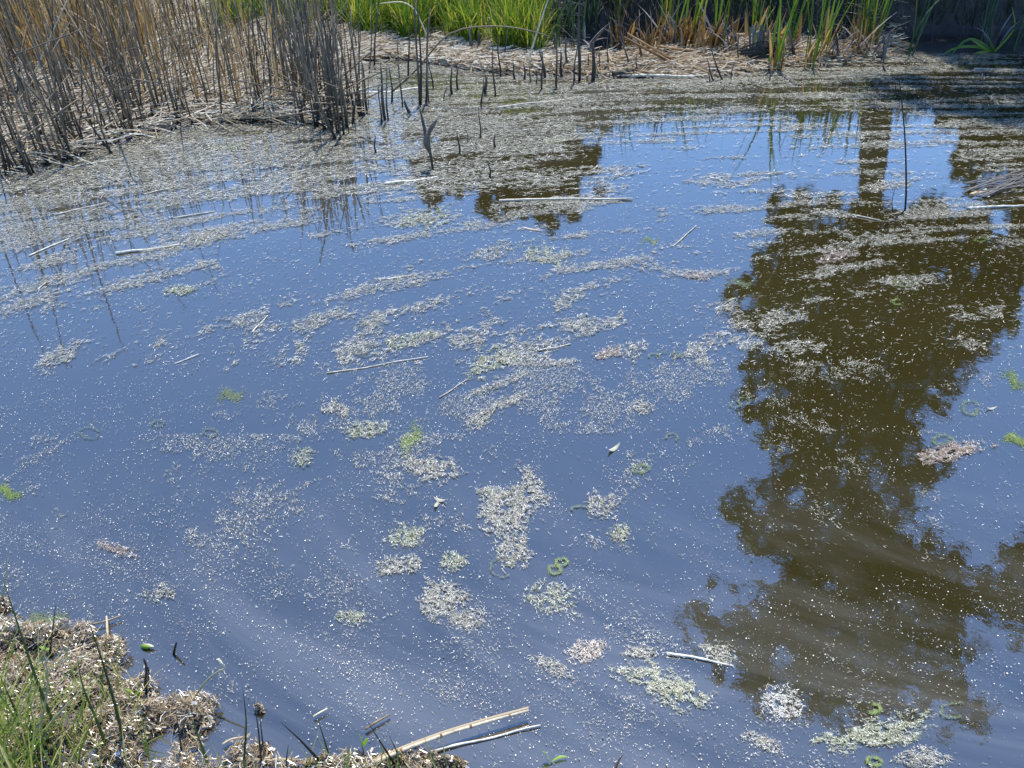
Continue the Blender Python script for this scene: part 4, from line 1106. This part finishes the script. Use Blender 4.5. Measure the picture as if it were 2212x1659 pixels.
mats = [
    (1095, 1105, 160, 110, 12, 'scum', 'largest grey-white scum mat, in the middle of the lower pond', 1.3),
    (1110, 1195, 80, 90, -10, 'scum', 'tail of scum hanging below the largest grey-white mat', 1.2),
    (1062, 1068, 75, 35, 5, 'scum', 'small peak of scum on top of the largest mat', 1.1),
    (955, 1290, 110, 80, 25, 'scum', 'triangular pale scum mat below and left of the largest mat', 1.4),
    (990, 1335, 75, 30, -30, 'scum', 'scum strip trailing down from the triangular mat', 1.2),
    (790, 930, 100, 38, 5, 'scum_green', 'flat yellowish scum mat left of the green algae cloud', 1.2),
    (935, 1012, 130, 62, -8, 'scum', 'pale scum mat just below the green algae cloud', 1.2),
    (1060, 782, 130, 58, 14, 'scum_green', 'loose greenish scum mat right of the long thin reed', 1.1),
    (1180, 552, 120, 50, -8, 'scum_green', 'loose scum patch with a green heart in the upper middle', .8),
    (880, 735, 110, 34, 12, 'scum_green', 'scum patch with a thin reed across it in the middle left', 1.0),
    (728, 885, 70, 45, -10, 'scum', 'rounded scum patch below the left end of the long thin reed', 1.0),
    (880, 1158, 90, 50, 5, 'scum_green', 'rounded scum mat left of the largest mat', 1.2),
    (864, 1224, 130, 42, 5, 'scum', 'long flat scum mat left of the tail of the largest mat', 1.2),
    (980, 1216, 70, 42, -12, 'scum_green', 'small greenish scum mat between the flat mat and the tail', 1.2),
    (1150, 1040, 100, 32, -58, 'scum', 'steep scum strip above the largest mat', 1.2),
    (1435, 1482, 195, 75, -22, 'scum_green', 'big white and green scum mat below the white stick', 1.5),
    (1270, 1406, 85, 52, 10, 'scum_brown', 'ragged pale scum patch left of the white stick', 1.2),
    (1388, 1410, 95, 32, 0, 'scum', 'scum patch touching the left end of the white stick', 1.2),
    (1553, 1412, 85, 42, -20, 'scum', 'scum heaped above the right end of the white stick', 1.3),
    (1890, 1588, 240, 66, 12, 'scum_green', 'big yellowish white scum mat at the foot of the tree reflection', 1.5),
    (1688, 1520, 95, 85, -25, 'speck', 'wispy white scum smear left of the big yellowish mat', .9),
    (1650, 1602, 100, 36, -25, 'scum', 'scum curl at the bottom right of the pond', 1.0),
    (1990, 1640, 130, 50, -5, 'scum', 'pale scum patch cut by the bottom edge on the right', 1.0),
    (2055, 978, 165, 36, 10, 'scum_brown', 'crisp brown and white chain of scum right of the tree reflection', 2.0),
    (390, 626, 68, 26, 4, 'scum_green', 'greenish scum patch alone in the left blue water', 1.1),
    (440, 515, 125, 26, 9, 'scum', 'grey scum streak at the tip of the left floating reed', 1.2),
    (256, 1188, 90, 26, -18, 'scum_brown', 'brownish scum strip alone in the lower left', 1.2),
    (345, 1283, 70, 36, 5, 'scum', 'ragged scum patch above the near bank on the left', .9),
    (1336, 1155, 52, 42, 10, 'scum_green', 'round greenish scum patch right of the largest mat', 1.2),
    (1195, 1296, 130, 70, -20, 'scum_green', 'loose greenish scum field right of the triangular mat', .7),
    (1190, 1440, 95, 34, -20, 'scum', 'slanting scum strip left of the big white and green mat', 1.1),
    (1806, 556, 95, 32, 15, 'scum_brown', 'brownish scum patch in the upper tree reflection', 1.1),
    (1505, 595, 72, 24, 3, 'scum_brown', 'pinkish brown scum patch left of the tree reflection', 1.1),
    (1314, 764, 56, 26, 15, 'scum_brown', 'small crisp brown and white scum clump in mid pond', 1.8),
    (1392, 880, 52, 44, 10, 'scum', 'small scum patch right of the long scum streaks', .8),
    (760, 1335, 62, 36, 0, 'scum_green', 'hazy green-white scum patch left of the triangular mat', 1.1),
    (1300, 1092, 80, 66, 10, 'scum', 'loose round scum patch right of the steep strip', .8),
    (1080, 828, 150, 22, 22, 'scum', 'long narrow scum streak below the loose greenish mat', 1.0),
    (1090, 870, 130, 22, 24, 'scum', 'second long scum streak under the first narrow one', .9),
    (1040, 905, 70, 40, 30, 'scum', 'short thick scum streak above the pale mat', .9),
    (655, 990, 60, 50, 20, 'scum_green', 'loose greenish patch left of the pale mat', .7),
    (1780, 590, 70, 24, 20, 'scum', 'thin scum streak in the tree reflection under the brownish patch', .8),
    (1920, 400, 130, 22, 10, 'scum', 'scum streak crossing the tree trunk reflection', 1.1),
    (1800, 462, 120, 18, -8, 'scum', 'pale scum streak left of the trunk reflection', 1.0),
    (1020, 1340, 60, 50, -20, 'scum', 'loose patch right of the triangular mat', .8),
    (1060, 545, 120, 40, 10, 'scum', 'loose grey patch left of the patch with a green heart', .6),
    (930, 470, 150, 46, 12, 'scum_green', 'yellowish scum raft below the forked stub reflection', .8),
    (490, 320, 90, 22, 8, 'scum_green', 'olive smear in the dense left scum', 1.2),
    (1200, 305, 60, 14, 5, 'scum_green', 'yellow-green smear in the scum right of the hooked stub', 1.6),
]
for a in mats: mat_patch(*a)

# ------------------------------------------------------------------ green algae rings and clouds
def algae_ring(parts, label, mkey='algae', cat='algae'):
    c = gnd(parts[0][0], parts[0][1])
    gb = GB()
    for px, py, w, h, a0, a1, th in parts:
        n = 22
        a = np.radians(np.linspace(a0, a1, n))
        rr = (1 + .12 * np.sin(a * 2 + px) + .06 * np.sin(a * 5 + py)) * np.linspace(1.08, .9, n)
        P = gnd(px + np.cos(a) * w / 2 * rr, py - np.sin(a) * h / 2 * rr, .004) - c
        zc = (c[1] * CP + CAM_H * SP) / FPX
        gb.add(*tube(P, np.interp(np.linspace(0, 1, n), [0, .15, .5, .85, 1], [.3, .9, 1, 1.1, .3]) * th * zc * .06, 5))
        m = 210 if mkey == 'algae' else 110
        k = rng.integers(0, n, m)
        B = P[k] + np.column_stack([rng.normal(0, th * zc * .42, m), rng.normal(0, th * zc * .5, m), np.zeros(m) + .001])
        gb.add(*fibres(B, rng.uniform(.004, .011, m), rng.uniform(.0004, .0010, m), a[k] * -1 + rng.normal(0, .7, m), rng.normal(0, .8, m), rng.normal(0, .1, m)))
    return tag(link('algae_ring', gb.mesh('algae_ring', M[mkey], True), None, c), label, cat, 'curled algae rings')

rings = [
    ([(1383, 1013, 30, 18, 0, 350, 7)], 'brightest green algae ring, thick, in the open blue water'),
    ([(1950, 612, 36, 15, -20, 320, 5)], 'bright algae ring high in the tree reflection'),
    ([(1942, 652, 26, 14, 100, 290, 4)], 'half curl of green algae under the bright ring in the reflection'),
    ([(2097, 881, 38, 26, 30, 350, 5)], 'open green algae ring right of the tree reflection'),
    ([(2035, 950, 42, 18, -10, 340, 5)], 'green algae ring touching the crisp brown scum chain'),
    ([(2118, 518, 24, 8, 0, 330, 4)], 'small flat algae ring near the right edge of the crown reflection'),
    ([(1198, 1231, 28, 17, -30, 320, 5), (1213, 1214, 24, 15, -60, 260, 4)], 'green figure-eight of algae right of the scum tail'),
    ([(1888, 1645, 30, 18, 0, 330, 4)], 'dim algae ring at the bottom edge below the yellowish mat'),
    ([(1886, 1530, 30, 20, -120, 80, 4)], 'algae hook just above the big yellowish mat'),
]
for p, lab in rings: algae_ring(p, lab)
for p, lab in [
    ([(1606, 867, 28, 14, 0, 330, 2.6), (1590, 874, 22, 10, 120, 420, 2.6)], 'faint pair of algae rings left of the tree reflection'),
    ([(1450, 945, 28, 16, -40, 200, 2.6)], 'faint algae arc above the brightest ring'),
    ([(455, 934, 28, 16, 0, 350, 3.4)], 'pale green algae ring in the left blue water, the right one of two'),
    ([(340, 915, 24, 14, 0, 350, 3.4)], 'pale green algae ring in the left blue water, the left one of two'),
    ([(192, 936, 44, 24, 20, 340, 3)], 'wide dim algae ring near the left edge'),
    ([(786, 695, 24, 10, 0, 340, 3.6)], 'small algae ring above the patch crossed by a thin reed'),
    ([(792, 764, 30, 13, 0, 340, 3.6)], 'small algae ring beside the right end of the long thin reed'),
    ([(1440, 768, 46, 16, -60, 250, 2.8), (1412, 770, 26, 12, 0, 200, 2.8)], 'loose greenish algae curl right of the crisp brown clump'),
    ([(1085, 1228, 58, 34, 20, 300, 3.2)], 'large faint algae loop at the foot of the scum tail'),
    ([(1252, 1100, 34, 16, -20, 200, 2.4)], 'faint algae arc right of the largest mat'),
    ([(1462, 765, 20, 9, 0, 350, 2.6)], 'tiny algae ring at the right end of the loose curl'),
    ([(2060, 1535, 60, 30, 60, 300, 2.4)], 'large faint algae loop in the lower right water')]:
    algae_ring(p, lab, 'algae_pale')

def algae_cloud(px, py, w, h, rot, label, mkey='algae', n=600):
    c = gnd(px, py)
    q = rng.normal(0, .36, (n, 2))
    ca, sa = math.cos(R(rot)), math.sin(R(rot))
    ux, uy = q[:, 0] * w / 2 * 1.3, q[:, 1] * h / 2 * 1.3 + 6 * np.sin(q[:, 0] * 5)
    P = gnd(px + ux * ca + uy * sa, py - (ux * sa - uy * ca)) - c
    P[:, 2] = rng.uniform(.0012, .003, n)
    V, Q = fibres(P, rng.uniform(.006, .02, n), rng.uniform(.0007, .0017, n), rng.uniform(0, 6.28, n), rng.normal(0, 1, n), rng.normal(0, .05, n))
    return tag(link('algae_cloud', mesh('algae_cloud', V, Q, M[mkey]), None, c), label, 'algae', 'green algae clouds')
algae_cloud(888, 950, 70, 34, 62, 'soft green algae cloud in the middle left of the pond')
algae_cloud(2196, 950, 60, 20, 0, 'fuzzy bright green algae cloud at the right edge')
algae_cloud(2190, 822, 60, 26, -35, 'green algae wisp at the right edge above the fuzzy cloud', n=400)
algae_cloud(18, 1064, 60, 22, -15, 'green algae wisp at the left edge', n=400)
algae_cloud(95, 1345, 90, 34, 12, 'pale green algae cloud beside the near bank', 'algae_pale', 900)
algae_cloud(500, 855, 60, 26, 8, 'dim green algae cloud in the left blue water', 'algae_pale', 500)
algae_cloud(1405, 520, 34, 9, 8, 'small yellow-green algae wisp below the grey slanting reed', 'algae', 250)
algae_cloud(1600, 612, 60, 14, 5, 'dim green wisp beside the pinkish brown patch', 'algae_pale', 300)

# pale curled leaves floating in mid pond
def float_leaf(px, py, L, w, az, label, mkey='scum_brown', curl=.6, group=None):
    L, w = L * .75, w * .6
    c = gnd(px, py)
    s = np.linspace(-1, 1, 8)
    P = np.stack([s * L / 2 * math.cos(az), s * L / 2 * math.sin(az), .006 + curl * L * .35 * s ** 2], 1)
    V, Q = ribbon(P, w * np.clip(1.05 - s ** 2, .1, 1), (-math.sin(az), math.cos(az), .2), .5)
    return tag(link('floating_leaf', mesh('floating_leaf', V, Q, M[mkey], True), None, c), label, 'leaf', group)
float_leaf(950, 1083, .05, .018, -.3, 'curled whitish leaf floating above the rounded scum mat', 'bud')
float_leaf(943, 1093, .04, .016, 1.2, 'small pale leaf tip beside the curled whitish leaf', 'bud')
float_leaf(1326, 972, .07, .022, .7, 'curled pale leaf in the blue water above the brightest ring', 'bud')
float_leaf(1152, 497, .16, .02, -.35, 'feathery brown leaf floating in the upper middle', 'scum_brown', .1)
float_leaf(2140, 885, .05, .014, .1, 'tiny pale leaf right of the tree reflection', 'bud')
float_leaf(282, 1521, .034, .014, 0, 'short red leaf lying on the near scum', 'red', .1)
float_leaf(912, 1628, .026, .013, 1.0, 'pinkish dry leaf lying by the long pale stalk', 'red', .5)

# ------------------------------------------------------------------ the near bank
P = scatter(430000, (-2.6, 1.4), (.35, 2.3)); dn = dist_poly(P, NEAR, False); inn = inside(P, NEARPOLY)
px, py = topix(np.column_stack([P, 0 * dn]))
h = height(P)
shore = (py > 1290) & (px < 560) | (py > 1625) & (px < 1010)
keep = shore & (h > -.012) & (inn | (dn < .2)) & (py < 1760) & (px > -120)
lump = fbm(P[:, 0] * 24, P[:, 1] * 24, 3)
keep &= rng.random(len(P)) < np.clip((lump - .33) / .12, .22, 1) * np.where(px > 520, .45, 1)
P = P[keep][:80000]; n = len(P); lump = lump[keep][:n]
B = np.column_stack([P, np.maximum(height(P), .001) + rng.uniform(.001, .016, n) + np.clip(lump - .45, 0, .3) * .07])
s = .0012 + .0044 * rng.uniform(0, 1, n) ** 2
V, Q = flakes(B, s * 2.0, s, rng.uniform(0, 6.28, n), rng.normal(0, .55, n), rng.normal(0, .55, n))
gbc = GB(); gbc.add(V, Q)
pick = rng.random(n) < .9; m_ = int(pick.sum())
gbc.add(*fibres(B[pick] + np.array([0, 0, .002]), rng.uniform(.006, .034, m_), rng.uniform(.0006, .0018, m_), rng.uniform(0, 6.28, m_), rng.normal(0, .9, m_), rng.normal(0, .35, m_)))
tag(link('bank_scum', gbc.mesh('bank_scum', M['near_scum'])), 'sunlit golden-brown algae crust on the near bank', kind='stuff')
# separate crusty clumps near the shore
def clump(px, py, wpx, hpx, label, n=1500):
    c = gnd(px, py)
    q = rng.normal(0, .42, (n, 2)); q = q[np.hypot(q[:, 0], q[:, 1]) < 1.0 + .3 * fbm(q[:, 0] * 3, q[:, 1] * 3)]
    n = len(q)
    P = gnd(px + q[:, 0] * wpx / 2, py + q[:, 1] * hpx / 2) - c
    P[:, 2] = .003 + .03 * np.clip(1 - np.hypot(q[:, 0], q[:, 1]), 0, 1) * rng.uniform(.4, 1, n)
    s = .0012 + .0042 * rng.uniform(0, 1, n) ** 2
    V, Q = flakes(P, s * 1.8, s, rng.uniform(0, 6.28, n), rng.normal(0, .6, n), rng.normal(0, .6, n))
    tag(link('algae_clump', mesh('algae_clump', V, Q, M['near_scum']), None, c), label, 'algae clump', 'algae clumps off the near bank')
clump(238, 1400, 60, 55, 'golden algae clump floating off the near bank at the end of two straws')
clump(130, 1378, 46, 30, 'small golden algae clump under a straw at the upper near bank')
clump(420, 1525, 60, 60, 'whitish algae clump at the foot of the bent reed')
clump(570, 1622, 42, 28, 'algae clump round two dark spikes at the bottom', 500)
clump(290, 1485, 40, 26, 'small algae clump around the two-coloured seedling', 400)
clump(560, 1535, 26, 16, 'tiny white scum clump in the open water off the bank', 200)
clump(6, 1310, 34, 40, 'golden algae clump cut by the left edge', 400)
for k, (px, py, w_, h_) in enumerate([(860, 1640, 110, 40), (960, 1650, 100, 30), (700, 1650, 90, 24)]):
    clump(px, py, w_, h_, ['white crusted scum clump under the long pale stalk', 'white crusted scum clump right of the long stalk foot', 'flat scum clump left of the long stalk foot'][k], 800)

# grass tufts in the corner
P = gnd(rng.normal(10, 75, 190), rng.uniform(1590, 1800, 190)); P = P[(P[:, 1] > .3)]
P[:, 2] = height(P[:, :2]) ; n = len(P)
V, Q = blades(P, rng.uniform(-1.2, 1.6, n), rng.uniform(.1, .9, n), rng.uniform(.08, .3, n), rng.uniform(.0025, .005, n), rng.uniform(0, .9, n), 5)
P2 = gnd(rng.uniform(0, 1000, 70), rng.uniform(1665, 1720, 70)); P2[:, 2] = height(P2[:, :2]); n2 = len(P2)
gb = GB(); gb.add(V, Q)
gb.add(*blades(P2, rng.uniform(-1.5, 1.5, n2), rng.uniform(.0, .5, n2), rng.uniform(.04, .11, n2), rng.uniform(.002, .004, n2), rng.uniform(0, .6, n2), 5))
P3 = gnd(rng.uniform(-20, 330, 90), rng.uniform(1500, 1680, 90)); P3[:, 2] = np.maximum(height(P3[:, :2]), 0); n3 = len(P3)
gb.add(*blades(P3, rng.uniform(-1.2, 1.6, n3), rng.uniform(.1, .8, n3), rng.uniform(.06, .2, n3), rng.uniform(.002, .004, n3), rng.uniform(0, .8, n3), 5))
tag(link('bank_grass', gb.mesh('bank_grass', M['grass_near'])), 'fresh green grass in the bottom left corner of the near bank', kind='stuff')

# single rush blades and twigs, each where it stands
def blade(pts, w, mkey, label, dys=None, name='rush_blade', cat='rush', group='rush blades on the near bank', tip=.12):
    g0 = gnd(*pts[0]); g0[2] = 0
    zz = max(float(height(np.array([g0[:2]]))[0]), 0.0)
    P = [np.array([0, 0, -.02])] + [upright(g0, *p, (dys[k] if dys else 0)) - g0 for k, p in enumerate(pts)]
    C = curve_pts(P, 12); s = np.linspace(0, 1, 12)
    V, Q = tube(C, np.maximum(w * .62 * (1 - s ** 1.5 * (1 - tip)), .0003), 5)
    return tag(link(name, mesh(name, V, Q, M[mkey], True), None, g0), label, cat, group)

c4 = lambda *L: [(x * .302, 1158 + y * .302) for x, y in L]
c5 = lambda *L: [(605 + x * .2968, 1296 + y * .2968) for x, y in L]
for pts, w, mk, lab in [
    (c4((890, 1490), (830, 1230), (720, 850), (625, 585)), .0062, 'rush', 'longest dark green rush blade, leaning left over the golden clump'),
    (c4((405, 1400), (250, 1000), (150, 700), (90, 520), (20, 310)), .0058, 'rush', 'long green rush blade leaning far left, taller than its neighbours'),
    (c4((770, 1530), (690, 1310), (580, 1060), (555, 870)), .0055, 'rush', 'green rush blade with a dark tip between the two longest blades'),
    (c4((180, 1400), (90, 1200), (0, 1000)), .0055, 'rush', 'short rush blade leaning out of the left edge'),
    (c4((352, 860), (370, 720), (400, 485)), .0045, 'dead_dark', 'thin dark spike standing in open water near the left edge'),
    (c4((215, 1520), (310, 1300), (350, 1000), (335, 880), (300, 800)), .0055, 'rush_pale', 'pale green blade curving up left of the dark-tipped blade'),
    (c4((240, 1500), (400, 1290), (590, 1090)), .0062, 'rush_pale', 'straight whitish blade slanting right near the corner grass'),
    (c4((540, 1620), (660, 1300), (765, 1080)), .005, 'grass_near', 'yellow-green blade slanting right in front of the longest rush'),
    (c4((1480, 1600), (1420, 1440), (1365, 1290)), .005, 'rush', 'green spike right of the longest rush blade'),
    (c4((1300, 1560), (1280, 1400), (1258, 1260)), .004, 'dead_dark', 'thin black spike beside the green spike'),
    (c4((1740, 1660), (1765, 1330), (1735, 1080)), .0045, 'rush', 'upright green blade at the bottom left of centre'),
    (c4((1872, 1650), (1850, 1400), (1818, 1175)), .0042, 'dead_dark', 'taller of two close black spikes at the bottom'),
    (c4((1885, 1540), (1868, 1380), (1857, 1260)), .0036, 'dead_dark', 'shorter of two close black spikes at the bottom'),
    (c5((320, 1205), (150, 1020), (0, 885)), .0055, 'dead_dark', 'dark grey blade leaning left toward the two black spikes'),
    (c5((365, 1165), (320, 1010), (272, 860)), .004, 'rush', 'thin dark blade left of the small green seedling'),
    (c5((850, 1222), (740, 1050), (640, 890)), .0042, 'dead_dark', 'dark blade crossing the foot of the long pale stalk'),
    (c5((885, 1222), (840, 1080), (795, 990)), .0038, 'dead_dark', 'short dark blade crossing the long pale stalk'),
    (c5((1140, 1222), (1115, 1160), (1090, 1095)), .0036, 'dead_dark', 'short dark spike right of the long stalk foot'),
    (c5((40, 1225), (50, 1130), (60, 1055)), .0036, 'dead_dark', 'short dark spike left of the thin dark blade'),
    (c5((410, 1225), (470, 1150), (560, 1085)), .005, 'rush_pale', 'short pale blade slanting right at the foot of the seedling'),
    (c4((680, 1315), (780, 1265), (945, 1240)), .0035, 'rush_pale', 'thin pale blade arching low to the right'),
    (c4((130, 960), (150, 1050), (128, 930)), .0045, 'dead_dark', 'stubby black shoot by the left edge'),
    (c4((700, 1320), (640, 1480), (560, 1640)), .004, 'grass_near', 'fallen green blade near the corner grass'),
    (c4((580, 1330), (588, 1250), (590, 1165)), .005, 'rush_pale', 'short pale stalk under a withered flower head'),
    ([(1330, 1659), (1338, 1640), (1347, 1628)], .006, 'reed_brown', 'brown blade tip poking up at the bottom edge'),
    (c4((10, 480), (45, 280), (55, 90)), .005, 'rush_pale', 'faded flowering blade standing at the left edge'),
]:
    blade(pts, w, mk, lab)
# straws lying on the near scum
for pts, r, lab in [
    (c4((25, 935), (160, 915), (300, 912)), .0034, 'short yellow straw lying level on the near scum by the left edge'),
    (c4((190, 735), (520, 665), (760, 620), (865, 570)), .0028, 'long pale straw lying above the golden clump'),
    (c4((480, 838), (620, 785), (765, 735)), .0028, 'pale straw pointing at the golden clump'),
    (c4((770, 740), (770, 660), (758, 575)), .003, 'straw standing out of the golden clump'),
    (c4((955, 1372), (1190, 1368)), .0022, 'thin straw lying level beside the longest rush'),
    (c4((1700, 1590), (2150, 1610)), .004, 'brownish straw at the bottom below the two black spikes'),
    (c4((1590, 1490), (1650, 1450), (1745, 1435)), .0022, 'thin whitish straw left of the upright green blade'),
    (c5((620, 940), (800, 830)), .0028, 'short pale straw right of the small seedling'),
    (c5((240, 845), (345, 790)), .0022, 'thin white straw off the near bank'),
    (c4((680, 1580), (860, 1520), (980, 1480)), .0028, 'straw lying in the golden crust')]:
    floater(pts, r, 'straw', lab, 'straw', 'straw', .012, 'straws on the near scum')
# bent reed
g0 = gnd(420, 1510)
P = [upright(g0, x * .302, 1158 + y * .302) - g0 for x, y in [(1390, 1175), (1430, 1090), (1500, 1010), (1560, 965), (1610, 945)]]
root = bpy.data.objects.new('bent_reed', None); COL.objects.link(root); root.location = g0
tag(root, 'thin reed bowed over to the right with a broken tip off the near bank', 'reed')
V, Q = tube(curve_pts(P, 12), np.linspace(.0026, .0018, 12), 6); link('stem', mesh('stem', V, Q, M['rush_pale'], True), root)
V, Q = tube([P[-1], upright(g0, 1562 * .302, 1158 + 880 * .302) - g0], [.0024, .0028], 6); link('broken_tip', mesh('broken_tip', V, Q, M['straw'], True), root)
# dark forked twig and spike
for pts, w, lab in [(c4((1035, 1102), (1045, 1000), (1050, 935), (1030, 880)), .0072, 'black twig with a thick foot standing off the near bank'),
                    (c4((1060, 1050), (1066, 980), (1058, 938)), .004, 'thin black twig beside the thick-footed one'),
                    (c4((1240, 845), (1252, 800), (1262, 762)), .006, 'small black spike alone in the open water off the near bank'),
                    (c4((130, 1405), (140, 1350), (120, 1280)), .004, 'black twig in the crust near the corner grass')]:
    blade(pts, w, 'dead_dark', lab, None, 'dead_twig', 'twig', 'black twigs off the near bank', .5)
# floating bud
g0 = gnd(1053 * .302, 1158 + 795 * .302); root = bpy.data.objects.new('seed_pod', None); COL.objects.link(root); root.location = g0
tag(root, 'small green and white seed pod floating off the near bank', 'seed pod')
s = np.linspace(0, 1, 9)
V, Q = tube(np.stack([s * .03 - .015, -s * .006, .006 + .002 * s], 1), .0062 * np.sin(s * math.pi * .9 + .18), 8); link('husk', mesh('husk', V, Q, M['seedling'], True), root)
V, Q = ribbon(np.stack([s * .024 - .004, -s * .004, .0125 - .004 * s ** 2], 1), .008 * np.sin(s * 2.8 + .2), (0, 1, 0), .3); link('scale', mesh('scale', V, Q, M['bud'], True), root)
# seedlings
def seedling(px, py, leaves, label, stem=.03):
    g0 = gnd(px, py); root = bpy.data.objects.new('seedling', None); COL.objects.link(root); root.location = g0
    tag(root, label, 'seedling', 'seedlings at the near bank')
    V, Q = tube([(0, 0, -.01), (.001, 0, stem * .6), (0, .001, stem)], [.0016, .0014, .001], 5); link('stem', mesh('stem', V, Q, M['reed_brown'], True), root)
    for dx, dz, L, w in leaves:
        s = np.linspace(0, 1, 7)
        P = np.stack([dx * s * L, .3 * L * np.sin(s * 2), stem * .85 + dz * s * L - .25 * L * s ** 2], 1)
        V, Q = ribbon(P, w * np.sin(s * 2.9 + .12), (-dz * .5, 1, dx * .2), .3); link('leaf', mesh('leaf', V, Q, M['seedling'], True), root)
seedling(105, 1420, [(.1, 1.2, .03, .011), (-.7, .4, .022, .008), (.6, .2, .018, .008)], 'bright green seedling rising beside the thin dark spike')
seedling(299, 1520, [(-.9, .8, .024, .008), (.5, .6, .02, .009), (.2, 1, .016, .006)], 'seedling with one green and one orange leaf by the red leaf', .035)
seedling(785, 1628, [(-.15, 1.2, .034, .011), (.5, .9, .026, .011), (.1, .5, .02, .009)], 'sturdy green seedling on the scum left of the long pale stalk', .03)
seedling(1190, 1650, [(-.6, 1.1, .03, .009), (1, .3, .036, .006)], 'two-leaved seedling in open water at the bottom', .008)
seedling(70, 1392, [(.9, .6, .02, .008), (-.6, .7, .02, .006), (.3, 1, .02, .006)], 'pale star-shaped seedling at the top of the near bank', .01)
seedling(62, 1575, [(-.8, .6, .03, .008), (.5, .8, .02, .008)], 'pale seedling beside the corner grass', .012)
# floating withered head
g0 = gnd(590 * .302, 1158 + 1130 * .302); q = rng.normal(0, .009, (60, 3)); q[:, 2] = .02 + abs(q[:, 2])
V, Q = flakes(q, np.full(60, .011), np.full(60, .006), rng.uniform(0, 6.28, 60), rng.normal(0, .5, 60), rng.normal(0, .5, 60))
tag(link('withered_flower', mesh('withered_flower', V, Q, M['bud']), None, g0), 'withered whitish flower head on a short pale stalk near the bank', 'flower')
